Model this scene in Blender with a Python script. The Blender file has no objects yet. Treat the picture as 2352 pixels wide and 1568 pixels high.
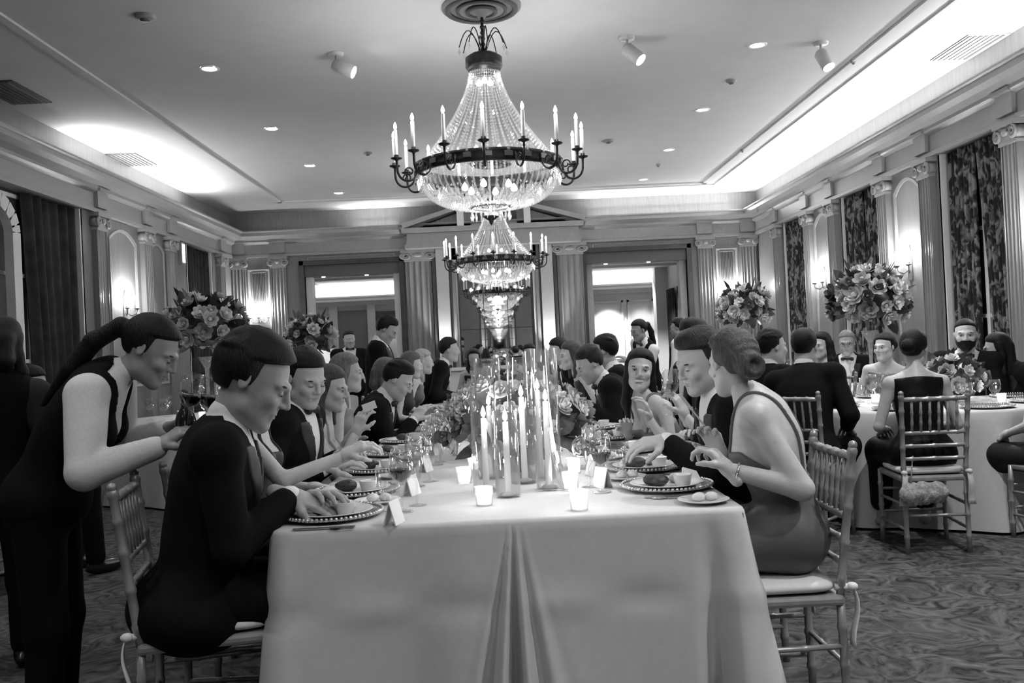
import bpy, bmesh, math, random
import numpy as np
from mathutils import Vector, Matrix

SC = bpy.context.scene
COL = SC.collection
random.seed(7)
RNG = np.random.default_rng(11)

# ---------------------------------------------------------------- camera
FPX = 2090.0
CAM_Z = 1.30
def _cam():
    yaw, pit, rol = math.radians(0.787), math.radians(0.40), math.radians(2.7)
    fwd = Vector((math.sin(yaw)*math.cos(pit), math.cos(yaw)*math.cos(pit), math.sin(pit)))
    right0 = Vector((math.cos(yaw), -math.sin(yaw), 0))
    up0 = right0.cross(fwd)
    right = right0*math.cos(rol) - up0*math.sin(rol)
    up = up0*math.cos(rol) + right0*math.sin(rol)
    return fwd, right, up
C_F, C_R, C_U = _cam()
cam_data = bpy.data.cameras.new('camera')
cam_data.sensor_fit = 'HORIZONTAL'; cam_data.sensor_width = 36.0
cam_data.lens = 36.0*FPX/2352.0
cam_data.clip_start = 0.05; cam_data.clip_end = 80
cam = bpy.data.objects.new('camera', cam_data)
cam.matrix_world = Matrix(((C_R.x, C_U.x, -C_F.x, 0), (C_R.y, C_U.y, -C_F.y, 0), (C_R.z, C_U.z, -C_F.z, CAM_Z), (0, 0, 0, 1)))
COL.objects.link(cam); SC.camera = cam
def at(px, py, D):
    """world point seen at pixel (px,py) of the 2352x1568 frame on the plane y = D"""
    d = C_F + C_R*((px-1176.0)/FPX) - C_U*((py-784.0)/FPX)
    k = D/d.y
    return Vector((d.x*k, D, CAM_Z + d.z*k))

# ---------------------------------------------------------------- world, exposure
W = bpy.data.worlds.new('world'); SC.world = W; W.use_nodes = True
W.node_tree.nodes['Background'].inputs[0].default_value = (0.5, 0.5, 0.5, 1)
W.node_tree.nodes['Background'].inputs[1].default_value = 0.02
vs = SC.view_settings
vs.view_transform = 'Standard'; vs.look = 'None'; vs.gamma = 1.0; vs.use_curve_mapping = False
vs.exposure = 0.45
cy = SC.cycles
cy.use_adaptive_sampling = True; cy.adaptive_threshold = 0.15; cy.adaptive_min_samples = 16; cy.light_sampling_threshold = .03
cy.max_bounces = 6; cy.diffuse_bounces = 2; cy.glossy_bounces = 5; cy.transmission_bounces = 2
cy.transparent_max_bounces = 14; cy.sample_clamp_indirect = 3.0; cy.sample_clamp_direct = 0
cy.caustics_reflective = False; cy.caustics_refractive = False
cy.use_denoising = True
# lamp strengths (each lamp's light is made in its own builder further down)
DOWNLIGHT_W = 78.0
CHANDELIER_FLAME = 30.0
SCONCE_FLAME = 45.0
COVE_WPM = 11.0        # watts per metre of cove strip
TABLE_FLAME = 25.0

# ---------------------------------------------------------------- materials
MATS = {}
def mat(name, col, rough=0.6, metal=0.0, spec=0.5, var=0.0, vscale=20.0, bump=0.0, bscale=60.0, stretch=None,
        emit=0.0, sheen=0.0, alpha=1.0):
    if name in MATS: return MATS[name]
    m = bpy.data.materials.new(name); m.use_nodes = True
    nt = m.node_tree; b = nt.nodes['Principled BSDF']
    b.inputs['Base Color'].default_value = (col, col, col, 1)
    b.inputs['Roughness'].default_value = rough; b.inputs['Metallic'].default_value = metal
    b.inputs['Specular IOR Level'].default_value = spec
    if sheen: b.inputs['Sheen Weight'].default_value = sheen
    if emit:
        b.inputs['Emission Color'].default_value = (1, 1, 1, 1); b.inputs['Emission Strength'].default_value = emit
    tc = mp = None
    if var or bump:
        tc = nt.nodes.new('ShaderNodeTexCoord'); mp = nt.nodes.new('ShaderNodeMapping')
        nt.links.new(tc.outputs['Object'], mp.inputs[0])
        if stretch: mp.inputs['Scale'].default_value = stretch
    if var:
        n = nt.nodes.new('ShaderNodeTexNoise'); n.inputs['Scale'].default_value = vscale; n.inputs['Detail'].default_value = 4
        nt.links.new(mp.outputs[0], n.inputs['Vector'])
        r = nt.nodes.new('ShaderNodeMapRange')
        r.inputs[1].default_value = 0.3; r.inputs[2].default_value = 0.7
        r.inputs[3].default_value = max(0, col*(1-var)); r.inputs[4].default_value = min(1, col*(1+var))
        nt.links.new(n.outputs['Fac'], r.inputs[0])
        cc = nt.nodes.new('ShaderNodeCombineColor')
        for i in range(3): nt.links.new(r.outputs[0], cc.inputs[i])
        nt.links.new(cc.outputs[0], b.inputs['Base Color'])
    if bump:
        n2 = nt.nodes.new('ShaderNodeTexNoise'); n2.inputs['Scale'].default_value = bscale; n2.inputs['Detail'].default_value = 3
        nt.links.new(mp.outputs[0], n2.inputs['Vector'])
        bp = nt.nodes.new('ShaderNodeBump'); bp.inputs['Strength'].default_value = bump; bp.inputs['Distance'].default_value = 0.01
        nt.links.new(n2.outputs['Fac'], bp.inputs['Height']); nt.links.new(bp.outputs[0], b.inputs['Normal'])
    MATS[name] = m
    return m

def mat_glass(name, tint=1.0, gloss=0.08, diffuse=0.0):
    """thin-walled glass: fresnel reflection over see-through"""
    if name in MATS: return MATS[name]
    m = bpy.data.materials.new(name); m.use_nodes = True; nt = m.node_tree
    for n in list(nt.nodes): nt.nodes.remove(n)
    out = nt.nodes.new('ShaderNodeOutputMaterial')
    tr = nt.nodes.new('ShaderNodeBsdfTransparent'); tr.inputs[0].default_value = (tint, tint, tint, 1)
    gl = nt.nodes.new('ShaderNodeBsdfGlossy'); gl.inputs['Roughness'].default_value = gloss
    gl.inputs[0].default_value = (1, 1, 1, 1)
    fr = nt.nodes.new('ShaderNodeLayerWeight'); fr.inputs[0].default_value = .5      # angle to the surface, same from both sides
    pw = nt.nodes.new('ShaderNodeMath'); pw.operation = 'POWER'; pw.inputs[1].default_value = 3.0
    nt.links.new(fr.outputs['Facing'], pw.inputs[0])
    ad = nt.nodes.new('ShaderNodeMath'); ad.operation = 'MULTIPLY_ADD'; ad.inputs[1].default_value = .75; ad.inputs[2].default_value = 0.06
    ad.use_clamp = True
    nt.links.new(pw.outputs[0], ad.inputs[0])
    mx = nt.nodes.new('ShaderNodeMixShader')
    nt.links.new(ad.outputs[0], mx.inputs[0]); nt.links.new(tr.outputs[0], mx.inputs[1]); nt.links.new(gl.outputs[0], mx.inputs[2])
    last = mx
    if diffuse:
        df = nt.nodes.new('ShaderNodeBsdfDiffuse'); df.inputs[0].default_value = (.85, .85, .85, 1)
        tl = nt.nodes.new('ShaderNodeBsdfTranslucent'); tl.inputs[0].default_value = (.9, .9, .9, 1)
        m1 = nt.nodes.new('ShaderNodeMixShader'); m1.inputs[0].default_value = 0.5
        nt.links.new(df.outputs[0], m1.inputs[1]); nt.links.new(tl.outputs[0], m1.inputs[2])
        m2 = nt.nodes.new('ShaderNodeMixShader'); m2.inputs[0].default_value = diffuse
        nt.links.new(mx.outputs[0], m2.inputs[1]); nt.links.new(m1.outputs[0], m2.inputs[2]); last = m2
    nt.links.new(last.outputs[0], out.inputs[0])
    MATS[name] = m
    return m

def mat_emit(name, e):
    if name in MATS: return MATS[name]
    m = bpy.data.materials.new(name); m.use_nodes = True; nt = m.node_tree
    for n in list(nt.nodes): nt.nodes.remove(n)
    out = nt.nodes.new('ShaderNodeOutputMaterial'); em = nt.nodes.new('ShaderNodeEmission')
    em.inputs[0].default_value = (1, 1, 1, 1); em.inputs[1].default_value = e
    nt.links.new(em.outputs[0], out.inputs[0]); MATS[name] = m
    return m

# ---------------------------------------------------------------- object helpers
def link(name, data, parent=None, m=None):
    o = bpy.data.objects.new(name, data); COL.objects.link(o)
    if m is not None and data is not None and not data.materials: data.materials.append(m)
    if parent is not None: o.parent = parent
    return o
def tag(o, label=None, cat=None, group=None, kind=None):
    if label: o['label'] = label
    if cat: o['category'] = cat
    if group: o['group'] = group
    if kind: o['kind'] = kind
    return o
def empty(name, loc=(0, 0, 0), rz=0.0, label=None, cat=None, group=None):
    o = bpy.data.objects.new(name, None); COL.objects.link(o)
    o.empty_display_size = 0.1
    o.location = loc; o.rotation_euler = (0, 0, rz)
    return tag(o, label, cat, group)
def copy_tree(o, parent=None, label=None, loc=None, rz=None):
    c = o.copy(); COL.objects.link(c); c.parent = parent
    if parent is not None: c.matrix_parent_inverse = o.matrix_parent_inverse.copy()
    if label: c['label'] = label
    if loc is not None: c.location = loc
    if rz is not None: c.rotation_euler = (0, 0, rz)
    for ch in o.children: copy_tree(ch, c)
    return c

def np_mesh(name, V, F, smooth=True):
    """V (n,3); F (m,3|4) array"""
    me = bpy.data.meshes.new(name)
    V = np.asarray(V, np.float32); F = np.asarray(F, np.int32)
    n, m, k = len(V), len(F), F.shape[1] if len(F) else 4
    me.vertices.add(n); me.vertices.foreach_set('co', V.ravel())
    me.loops.add(m*k); me.loops.foreach_set('vertex_index', F.ravel())
    me.polygons.add(m); me.polygons.foreach_set('loop_start', np.arange(0, m*k, k, dtype=np.int32))
    me.polygons.foreach_set('use_smooth', np.full(m, smooth, dtype=bool))
    me.update(calc_edges=True)
    return me

class MB:
    """collects shapes of ONE piece, then builds it as one mesh object"""
    def __init__(s): s.v = []; s.f = []; s.sm = []
    def add(s, verts, faces, smooth=False):
        b = len(s.v); s.v += [tuple(p) for p in verts]
        for f in faces: s.f.append(tuple(i+b for i in f)); s.sm.append(smooth)
        return s
    def box(s, lo, hi, M=None):
        x0, y0, z0 = lo; x1, y1, z1 = hi
        vs_ = [(x0,y0,z0),(x1,y0,z0),(x1,y1,z0),(x0,y1,z0),(x0,y0,z1),(x1,y0,z1),(x1,y1,z1),(x0,y1,z1)]
        if M is not None: vs_ = [M @ Vector(p) for p in vs_]
        return s.add(vs_, [(0,3,2,1),(4,5,6,7),(0,1,5,4),(1,2,6,5),(2,3,7,6),(3,0,4,7)])
    def tube(s, pts, rad, n=8, cap=True, smooth=True, flat=1.0):
        pts = [Vector(p) for p in pts]; k = len(pts)
        rr = rad if hasattr(rad, '__len__') else [rad]*k
        rings = []; prev = None
        for i, p in enumerate(pts):
            d = (pts[min(i+1, k-1)] - pts[max(i-1, 0)]).normalized()
            if prev is None:
                a = Vector((0, 0, 1)) if abs(d.z) < .9 else Vector((1, 0, 0))
                u = d.cross(a).normalized()
            else:
                u = (prev - d*prev.dot(d)).normalized()
            prev = u; w = d.cross(u)
            rings.append([p + (u*math.cos(2*math.pi*j/n) + w*math.sin(2*math.pi*j/n)*flat)*rr[i] for j in range(n)])
        vs_ = [q for r in rings for q in r]; fs = []
        for i in range(k-1):
            for j in range(n):
                j2 = (j+1) % n
                fs.append((i*n+j, i*n+j2, (i+1)*n+j2, (i+1)*n+j))
        s.add(vs_, fs, smooth)
        if cap:
            b = len(s.v) - len(vs_)
            s.f.append(tuple(b+j for j in range(n))[::-1]); s.sm.append(False)
            s.f.append(tuple(b+(k-1)*n+j for j in range(n))); s.sm.append(False)
        return s
    def lathe(s, prof, n=24, c=(0, 0, 0), smooth=True, close=False, M=None, wob=None):
        vs_ = []; fs = []
        for (r, z) in prof:
            for j in range(n):
                a = 2*math.pi*j/n
                q = r if wob is None else r*wob(a, z)
                p = Vector((c[0]+q*math.cos(a), c[1]+q*math.sin(a), c[2]+z))
                vs_.append(M @ p if M is not None else p)
        k = len(prof)
        for i in range(k-1):
            for j in range(n):
                j2 = (j+1) % n
                fs.append((i*n+j, i*n+j2, (i+1)*n+j2, (i+1)*n+j))
        return s.add(vs_, fs, smooth)
    def ball(s, c, r, n=10, m=6, M=None):
        rx, ry, rz = r if hasattr(r, '__len__') else (r, r, r)
        vs_ = []; fs = []
        for i in range(m+1):
            t = math.pi*i/m
            for j in range(n):
                a = 2*math.pi*j/n
                p = Vector((rx*math.sin(t)*math.cos(a), ry*math.sin(t)*math.sin(a), -rz*math.cos(t)))
                if M is not None: p = M @ p
                vs_.append(p + Vector(c))
        for i in range(m):
            for j in range(n):
                j2 = (j+1) % n
                fs.append((i*n+j, i*n+j2, (i+1)*n+j2, (i+1)*n+j))
        return s.add(vs_, fs, True)
    def prism(s, poly, lo, hi, ax='z', M=None):
        """extrude a 2-D polygon along an axis"""
        n = len(poly)
        def mk(p, t):
            q = {'z': (p[0], p[1], t), 'y': (p[0], t, p[1]), 'x': (t, p[0], p[1])}[ax]
            return M @ Vector(q) if M is not None else q
        vs_ = [mk(p, lo) for p in poly] + [mk(p, hi) for p in poly]
        fs = [tuple(range(n))[::-1], tuple(range(n, 2*n))]
        for j in range(n):
            j2 = (j+1) % n; fs.append((j, j2, n+j2, n+j))
        return s.add(vs_, fs)
    def grid(s, fn, nu, nv, smooth=True):
        vs_ = [fn(i/nu, j/nv) for i in range(nu+1) for j in range(nv+1)]
        fs = [(i*(nv+1)+j, (i+1)*(nv+1)+j, (i+1)*(nv+1)+j+1, i*(nv+1)+j+1) for i in range(nu) for j in range(nv)]
        return s.add(vs_, fs, smooth)
    def mesh(s, name):
        me = bpy.data.meshes.new(name); me.from_pydata(s.v, [], s.f); me.update()
        me.polygons.foreach_set('use_smooth', s.sm)
        return me
    def build(s, name, m, parent=None, bev=0.0, solid=0.0, fix=False):
        me = s.mesh(name)
        if fix:
            bm = bmesh.new(); bm.from_mesh(me); bmesh.ops.recalc_face_normals(bm, faces=bm.faces); bm.to_mesh(me); bm.free()
        o = link(name, me, parent, m)
        if solid:
            q = o.modifiers.new('thickness', 'SOLIDIFY'); q.thickness = solid; q.offset = 0
        if bev:
            q = o.modifiers.new('bevel', 'BEVEL'); q.width = bev; q.segments = 2; q.limit_method = 'ANGLE'
        return o

def project(p):
    d = Vector(p)-Vector((0, 0, CAM_Z)); z = d.dot(C_F)
    return 1176+FPX*d.dot(C_R)/z, 784-FPX*d.dot(C_U)/z
# ---------------------------------------------------------------- bodies: smooth solids on a grid, skinned with surface nets
def nrm(v):
    v = np.asarray(v, float); return v/ (np.linalg.norm(v)+1e-12)
class SDF:
    def __init__(s): s.ops = []
    def cone(s, a, b, ra, rb, k=.02, mode='u'):
        a = np.asarray(a, np.float32); b = np.asarray(b, np.float32); R = max(ra, rb)
        def f(p):
            ba = b-a; L = float(ba@ba)+1e-9
            t = np.clip(((p-a)@ba)/L, 0, 1)
            return np.linalg.norm(p-a-t[..., None]*ba, axis=-1) - (ra+(rb-ra)*t)
        s.ops.append((f, np.minimum(a, b)-R, np.maximum(a, b)+R, mode, k)); return s
    def chain(s, pts, rs, k=.02, mode='u'):
        for i in range(len(pts)-1): s.cone(pts[i], pts[i+1], rs[i], rs[i+1], k, mode)
        return s
    def ell(s, c, r, fr=None, k=.02, mode='u'):
        """fr: rows = right, forward, up"""
        c = np.asarray(c, np.float32); r = np.asarray(r, np.float32); M = np.eye(3, dtype=np.float32) if fr is None else np.asarray(fr, np.float32)
        def f(p):
            q = (p-c)@M.T
            k0 = np.linalg.norm(q/r, axis=-1); k1 = np.linalg.norm(q/(r*r), axis=-1)+1e-9
            return k0*(k0-1)/k1
        R = float(r.max()); s.ops.append((f, c-R, c+R, mode, k)); return s
    def cut(s, fn, lo, hi, k=.008):
        """keep where fn(p) <= 0 inside the box"""
        s.ops.append((fn, np.asarray(lo, float), np.asarray(hi, float), 'i', k)); return s
    def mesh_arrays(s, h, smooth=1, clip=None):
        us = [o for o in s.ops if o[3] == 'u']
        lo = np.min([o[1] for o in us], 0)-3*h-.01; hi = np.max([o[2] for o in us], 0)+3*h+.01
        if clip is not None: lo = np.maximum(lo, clip[0]); hi = np.minimum(hi, clip[1])
        n = np.ceil((hi-lo)/h).astype(int)+1
        ax = [(lo[i]+h*np.arange(n[i])).astype(np.float32) for i in range(3)]
        d = np.full(tuple(n), 0.3, np.float32)
        for f, a, b, mode, k in s.ops:
            e = k+2.5*h
            i0 = np.clip(np.floor((a-e-lo)/h).astype(int), 0, n); i1 = np.clip(np.ceil((b+e-lo)/h).astype(int)+1, 0, n)
            if np.any(i1 <= i0): continue
            sl = tuple(slice(i0[i], i1[i]) for i in range(3))
            P = np.stack(np.meshgrid(ax[0][sl[0]], ax[1][sl[1]], ax[2][sl[2]], indexing='ij'), -1)
            v = f(P).astype(np.float32); c = d[sl]
            if mode == 'u':
                t = np.maximum(k-np.abs(c-v), 0)/k; d[sl] = np.minimum(c, v) - t*t*k*.25
            else:
                if mode == 's': v = -v
                t = np.maximum(k-np.abs(c-v), 0)/k; d[sl] = np.maximum(c, v) + t*t*k*.25
        for i in range(3):      # close the solid on the border
            q = [slice(None)]*3
            q[i] = 0; d[tuple(q)] = np.maximum(d[tuple(q)], .004); q[i] = -1; d[tuple(q)] = np.maximum(d[tuple(q)], .004)
        return surface_nets(d, lo, h, smooth)
_E = [(a, b) for a in range(8) for b in range(a+1, 8) if bin(a ^ b).count('1') == 1]
def surface_nets(d, lo, h, smooth=1):
    S = d < 0
    cs = [S[(i & 1):S.shape[0]-1+(i & 1), ((i >> 1) & 1):S.shape[1]-1+((i >> 1) & 1), ((i >> 2) & 1):S.shape[2]-1+((i >> 2) & 1)] for i in range(8)]
    cnt = sum(c.astype(np.int8) for c in cs)
    act = (cnt > 0) & (cnt < 8)
    idx = np.argwhere(act)
    if len(idx) == 0: return np.zeros((0, 3)), np.zeros((0, 4), int)
    off = np.array([[(i & 1), (i >> 1) & 1, (i >> 2) & 1] for i in range(8)])
    vals = np.stack([d[idx[:, 0]+o[0], idx[:, 1]+o[1], idx[:, 2]+o[2]] for o in off], 1)
    acc = np.zeros((len(idx), 3)); num = np.zeros(len(idx))
    for a, b in _E:
        va, vb = vals[:, a], vals[:, b]; m = (va < 0) != (vb < 0)
        t = np.where(m, va/np.where(m, va-vb, 1), 0)
        p = off[a]+t[:, None]*(off[b]-off[a])
        acc += np.where(m[:, None], p, 0); num += m
    V = lo + h*(idx + acc/num[:, None])
    vid = np.full(act.shape, -1, np.int64); vid[idx[:, 0], idx[:, 1], idx[:, 2]] = np.arange(len(idx))
    quads = []
    for ax in range(3):
        A = [slice(1, -1)]*3; B = [slice(1, -1)]*3
        A[ax] = slice(0, -1); B[ax] = slice(1, None)
        sa, sb = S[tuple(A)], S[tuple(B)]
        e = np.argwhere(sa != sb); fl = sa[e[:, 0], e[:, 1], e[:, 2]]
        e = e + np.array([0 if i == ax else 1 for i in range(3)])
        u, w = (ax+1) % 3, (ax+2) % 3
        du = np.eye(3, dtype=int)[u]; dw = np.eye(3, dtype=int)[w]
        q = np.stack([vid[tuple((e-du-dw).T)], vid[tuple((e-dw).T)], vid[tuple(e.T)], vid[tuple((e-du).T)]], 1)
        q[~fl] = q[~fl][:, ::-1]
        quads.append(q)
    Q = np.concatenate(quads); Q = Q[(Q >= 0).all(1)]
    for _ in range(smooth):
        s_ = np.zeros_like(V); c_ = np.zeros(len(V))
        for i in range(4):
            a, b = Q[:, i], Q[:, (i+1) % 4]
            for ax in range(3):
                s_[:, ax] += np.bincount(a, V[b, ax], len(V)) + np.bincount(b, V[a, ax], len(V))
            c_ += np.bincount(a, minlength=len(V)) + np.bincount(b, minlength=len(V))
        V = V*.4 + .6*s_/np.maximum(c_, 1)[:, None]
    return V, Q
def join_arrays(parts):
    Vs, Qs, b = [], [], 0
    for V, Q in parts:
        if len(V) == 0: continue
        Vs.append(V); Qs.append(Q+b); b += len(V)
    return np.concatenate(Vs), np.concatenate(Qs)
def sdf_obj(name, parts, origin, m, parent):
    V, Q = join_arrays(parts)
    return link(name, np_mesh(name, V-np.asarray(origin), Q), parent, m)

def skin(c): return mat('skin_%03d' % int(c*1000), c, .48, spec=.45, var=.07, vscale=35, bump=.06, bscale=250)
def cloth(c, rough=.85, sheen=.0): return mat('cloth_%03d_%d' % (int(c*1000), int(rough*100)), c, rough, spec=.25 if c > .05 else .10, var=.05, vscale=90, bump=.22, bscale=16, sheen=sheen)
def hairm(c): return mat('hair_%03d' % int(c*1000), c, .5, spec=.22, var=.35, vscale=22, bump=.5, bscale=45, stretch=(5, 5, .7))

def rot_about(v, axis, ang):
    axis = nrm(axis); c, s_ = math.cos(ang), math.sin(ang)
    return v*c + np.cross(axis, v)*s_ + axis*(axis@v)*(1-c)
def ik(S, Wt, l1, l2, pole):
    d = Wt-S; L = np.linalg.norm(d)
    if L > l1+l2-.012: Wt = S + d/L*(l1+l2-.012); d = Wt-S; L = np.linalg.norm(d)
    if L < .12: L = .12
    x = (l1*l1-l2*l2+L*L)/(2*L); y = math.sqrt(max(l1*l1-x*x, .0004))
    dn = d/np.linalg.norm(d); p = pole - dn*(pole@dn); p = nrm(p)
    return S+dn*x+p*y, Wt
def hand_sdf(wr, hd, n, right, curl, sc, spread=1.0):
    """wr wrist, hd pointing direction, n palm normal; thumb side follows from handedness"""
    hd = nrm(hd); n = np.asarray(n, float); n = nrm(n - hd*(n@hd)); side = np.cross(n, hd)*(1 if right else -1)   # towards thumb
    q = SDF(); kn = []
    for i, (o, ln) in enumerate(((.030, .086), (.010, .090), (-.010, .086), (-.029, .078))):
        a = wr + side*o*.55*sc + hd*.006*sc; b = wr + side*o*sc + hd*ln*sc
        q.cone(a, b, .0165*sc, .0125*sc, .014); kn.append(b)
    q.cone(wr-hd*.05*sc, wr+hd*.015*sc, .025*sc, .024*sc, .02)
    fl = (.040, .046, .043, .033)
    for i in range(4):
        p = kn[i]; ang = 0
        for j in range(3):
            ang += curl*(.55, .8, .6)[j]*(1+.12*i)
            d = hd*math.cos(ang)+n*math.sin(ang)+side*(.10-.07*i)*spread
            L = fl[i]*(1, .72, .55)[j]*sc; p2 = p+nrm(d)*L
            q.cone(p, p2, (.0098, .0090, .0082)[j]*sc, (.0090, .0082, .0068)[j]*sc, .004); p = p2
    t0 = wr+side*.022*sc+hd*.022*sc; t1 = t0+nrm(side*.8+hd*.7+n*.35)*.042*sc
    t2 = t1+nrm(side*.35+hd*.85+n*(.25+.5*curl))*.032*sc; t3 = t2+nrm(side*.05+hd*.8+n*(.3+.8*curl))*.026*sc
    q.chain([t0, t1, t2, t3], [.0165*sc, .0125*sc, .0105*sc, .0080*sc], .008)
    return q

PEOPLE = []
def person(label, x, y, face, sex='m', pose='sit', seat=.47, lean=8., side=0., twist=0., hy=0., hp=5., hr=0., neck=0.,
           LH=None, RH=None, lhd=None, rhd=None, lpn=None, rpn=None, curl=.45, lcurl=None, rcurl=None, lpole=None, rpole=None, outfit='tux', tone=.42, col=.006, col2=.75, hair='short', hcol=.012,
           q=1, sc=None, smile=False, beard=False, legs=True, group=None, bow=True, glasses=False, low_back=False, straps=True, hvol=0., hsc=1.0, puff=1.0, hemx=1.0, armsc=1.0, bulk=1.0, pz=None, chin=1.0):
    """q: 0 near, 1 middle, 2 far.  face: heading in degrees, 0 = +x, 90 = +y"""
    if sc is None: sc = 1.0 if sex == 'm' else .95
    fem = sex == 'f'
    hT = (.0085, .0125, .018)[q]; hH = (.0045, .0068, .0095)[q]; hN = (.0036, .0048, .0070)[q]
    a = math.radians(face); Up = np.array((0, 0, 1.))
    F0 = np.array((math.cos(a), math.sin(a), 0)); R0 = np.array((math.sin(a), -math.cos(a), 0))
    pzz = pz if pz is not None else (seat+.095*sc if pose == 'sit' else .93*sc)
    P0 = np.array((x, y, pzz))
    org = np.array((x, y, 0.))
    def tdir(l): return nrm(Up*math.cos(l)+F0*math.sin(l)+R0*math.sin(math.radians(side)))
    l = math.radians(lean); Tl = tdir(l*.75); T = tdir(l*1.2)
    mid = P0+Tl*.22*sc; N = mid+T*.285*sc
    tw = math.radians(twist)
    R = nrm(R0-T*(R0@T)); R = rot_about(R, T, tw); F = np.cross(T, R); 
    if F@F0 < 0: F = -F
    fr = np.stack([R, F, T]); Rl = nrm(R0-Tl*(R0@Tl)); Fl = np.cross(Tl, Rl); Fl = Fl if Fl@F0 > 0 else -Fl; frl = np.stack([Rl, Fl, Tl])
    sw = (.158 if fem else .186)*sc
    Ls = N-R*sw-T*(.050 if fem else .038)*sc; Rs = N+R*sw-T*(.050 if fem else .038)*sc
    # head
    hf = rot_about(nrm(np.array((F[0], F[1], 0))), Up, math.radians(hy)); hR = np.array((hf[1], -hf[0], 0))
    p_ = math.radians(hp); hF = hf*math.cos(p_)-Up*math.sin(p_); hU = Up*math.cos(p_)+hf*math.sin(p_)
    if hr:
        r_ = math.radians(hr); hR, hU = hR*math.cos(r_)-hU*math.sin(r_), hU*math.cos(r_)+hR*math.sin(r_)
    nd = nrm(T*.62+Up*.38+F*(.12+neck))
    hs = sc*(.97 if fem else 1.0)*1.02*hsc
    J = N+nd*.085*sc; H = J+hU*.088*hs+hF*.022*hs
    hfr = np.stack([hR, hF, hU])
    def hp_(r, f, u): return H+(hR*r+hF*f+hU*u)*hs
    # arms
    l1, l2 = .285*sc*armsc, .255*sc*armsc
    def deft(sg):
        return P0+F0*.30*sc+R0*sg*.14*sc+Up*.13 if pose == 'sit' else P0+R0*sg*.26*sc+F0*.06*sc-Up*.08
    LW = np.asarray(LH, float) if LH is not None else deft(-1); RW = np.asarray(RH, float) if RH is not None else deft(1)
    LE, LW = ik(Ls, LW, l1, l2, np.asarray(lpole, float) if lpole is not None else -Up*1.0-R*.45-F*.35)
    RE, RW = ik(Rs, RW, l1, l2, np.asarray(rpole, float) if rpole is not None else -Up*1.0+R*.45-F*.35)
    # legs
    hips = [P0+R0*sg*.088*sc for sg in (-1, 1)]
    if pose == 'sit':
        knees = [h_+F0*.40*sc+R0*sg*.05-Up*.015 for h_, sg in zip(hips, (-1, 1))]
        ank = [k_+F0*.03-Up*(k_[2]-.085) for k_ in knees]
    else:
        knees = [h_-Up*.43*sc+F0*.015+R0*sg*.012 for h_, sg in zip(hips, (-1, 1))]
        ank = [np.array((k_[0]-F0[0]*.02, k_[1]-F0[1]*.02, .085)) for k_ in knees]
    root = empty('person', org, 0, label, 'person', group)
    def torso(s, inf=0., lower=True):
        if fem:
            s.ell(P0+Tl*.015*sc, ((.172+inf)*sc, (.128+inf)*sc, (.125+inf)*sc), frl, .06)
            s.ell(P0+Tl*.18*sc, ((.122*bulk+inf)*sc, (.094+inf)*sc, (.15+inf)*sc), frl, .06)
            s.ell(mid+T*.13*sc, ((.140*bulk+inf)*sc, (.098*bulk+inf)*sc, (.17+inf)*sc), fr, .06)
            for sg in (-1, 1): s.ell(mid+T*.105*sc+F*.078*sc+R*sg*.066*sc, ((.058+inf)*sc, (.050+inf)*sc, (.056+inf)*sc), fr, .03)
        else:
            s.ell(P0+Tl*.015*sc, ((.168+inf)*sc, (.128+inf)*sc, (.125+inf)*sc), frl, .06)
            s.ell(P0+Tl*.17*sc, ((.150+inf)*sc, (.118+inf)*sc, (.16+inf)*sc), frl, .06)
            s.ell(mid+T*.13*sc, ((.168+inf)*sc, (.118+inf)*sc, (.18+inf)*sc), fr, .06)
        rs = (.046*bulk if fem else .056)*sc+inf
        s.cone(N-T*.05*sc-F*.01*sc, Ls, rs+.018*sc, rs, .04); s.cone(N-T*.05*sc-F*.01*sc, Rs, rs+.018*sc, rs, .04)
        s.cone(N+nd*.015*sc, N-T*.03*sc-R*sw*.6, .047*sc+inf*.6, .036*sc+inf*.6, .04); s.cone(N+nd*.015*sc, N-T*.03*sc+R*sw*.6, .047*sc+inf*.6, .036*sc+inf*.6, .04)
        return s
    def arms(s, ra, rb, rc, cuff=0.0, k=.03):
        for S_, E_, W_ in ((Ls, LE, LW), (Rs, RE, RW)):
            s.cone(S_, E_, ra*sc, rb*sc, k); e2 = W_+(E_-W_)*cuff
            s.cone(E_, e2, rb*sc, rc*sc, .012)
        return s
    def tq(p, o=None):
        d = p-np.asarray(N if o is None else o, np.float32)
        return d@R.astype(np.float32), d@F.astype(np.float32), d@T.astype(np.float32)
    bigA, bigB = N-.9, N+.4
    # ---- body: one skin surface (torso and arms, head, hands)
    covered = outfit in ('tux', 'suit', 'vest')
    B = SDF(); torso(B, -.004 if covered else 0)
    if fem: arms(B, .042*bulk, .033*bulk, .023*(.5+.5*bulk), 0, .02)
    else: arms(B, .050, .042, .028)
    nr = (.042 if fem else .054)*sc
    B.cone(N-T*.02*sc, J+hU*.01, nr*1.12, nr*.93, .03)
    if not covered and legs:
        for h_, k_, a_ in zip(hips, knees, ank):
            B.cone(h_, k_, .078*sc, .055*sc, .04); B.cone(k_, a_, .052*sc, .034*sc, .02); B.cone(a_, a_+F0*.13-Up*.045, .034*sc, .028*sc, .02)
    D = SDF()
    D.cone(N+nd*.03*sc, J+hU*.02*hs, nr*1.0, nr*.95, .02)
    D.ell(hp_(0, -.014, .026), np.array((.0745, .0955, .088))*hs, hfr, .02)
    jw = .046 if fem else .057
    D.ell(hp_(0, .026, -.040), np.array((jw+.009, .069, .080))*hs, hfr, .03)
    D.cone(hp_(-jw+.012, .012, -.072), hp_(-.012, .074, -.100*chin), .022*hs, .018*hs, .03); D.cone(hp_(jw-.012, .012, -.072), hp_(.012, .074, -.100*chin), .022*hs, .018*hs, .03)
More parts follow.
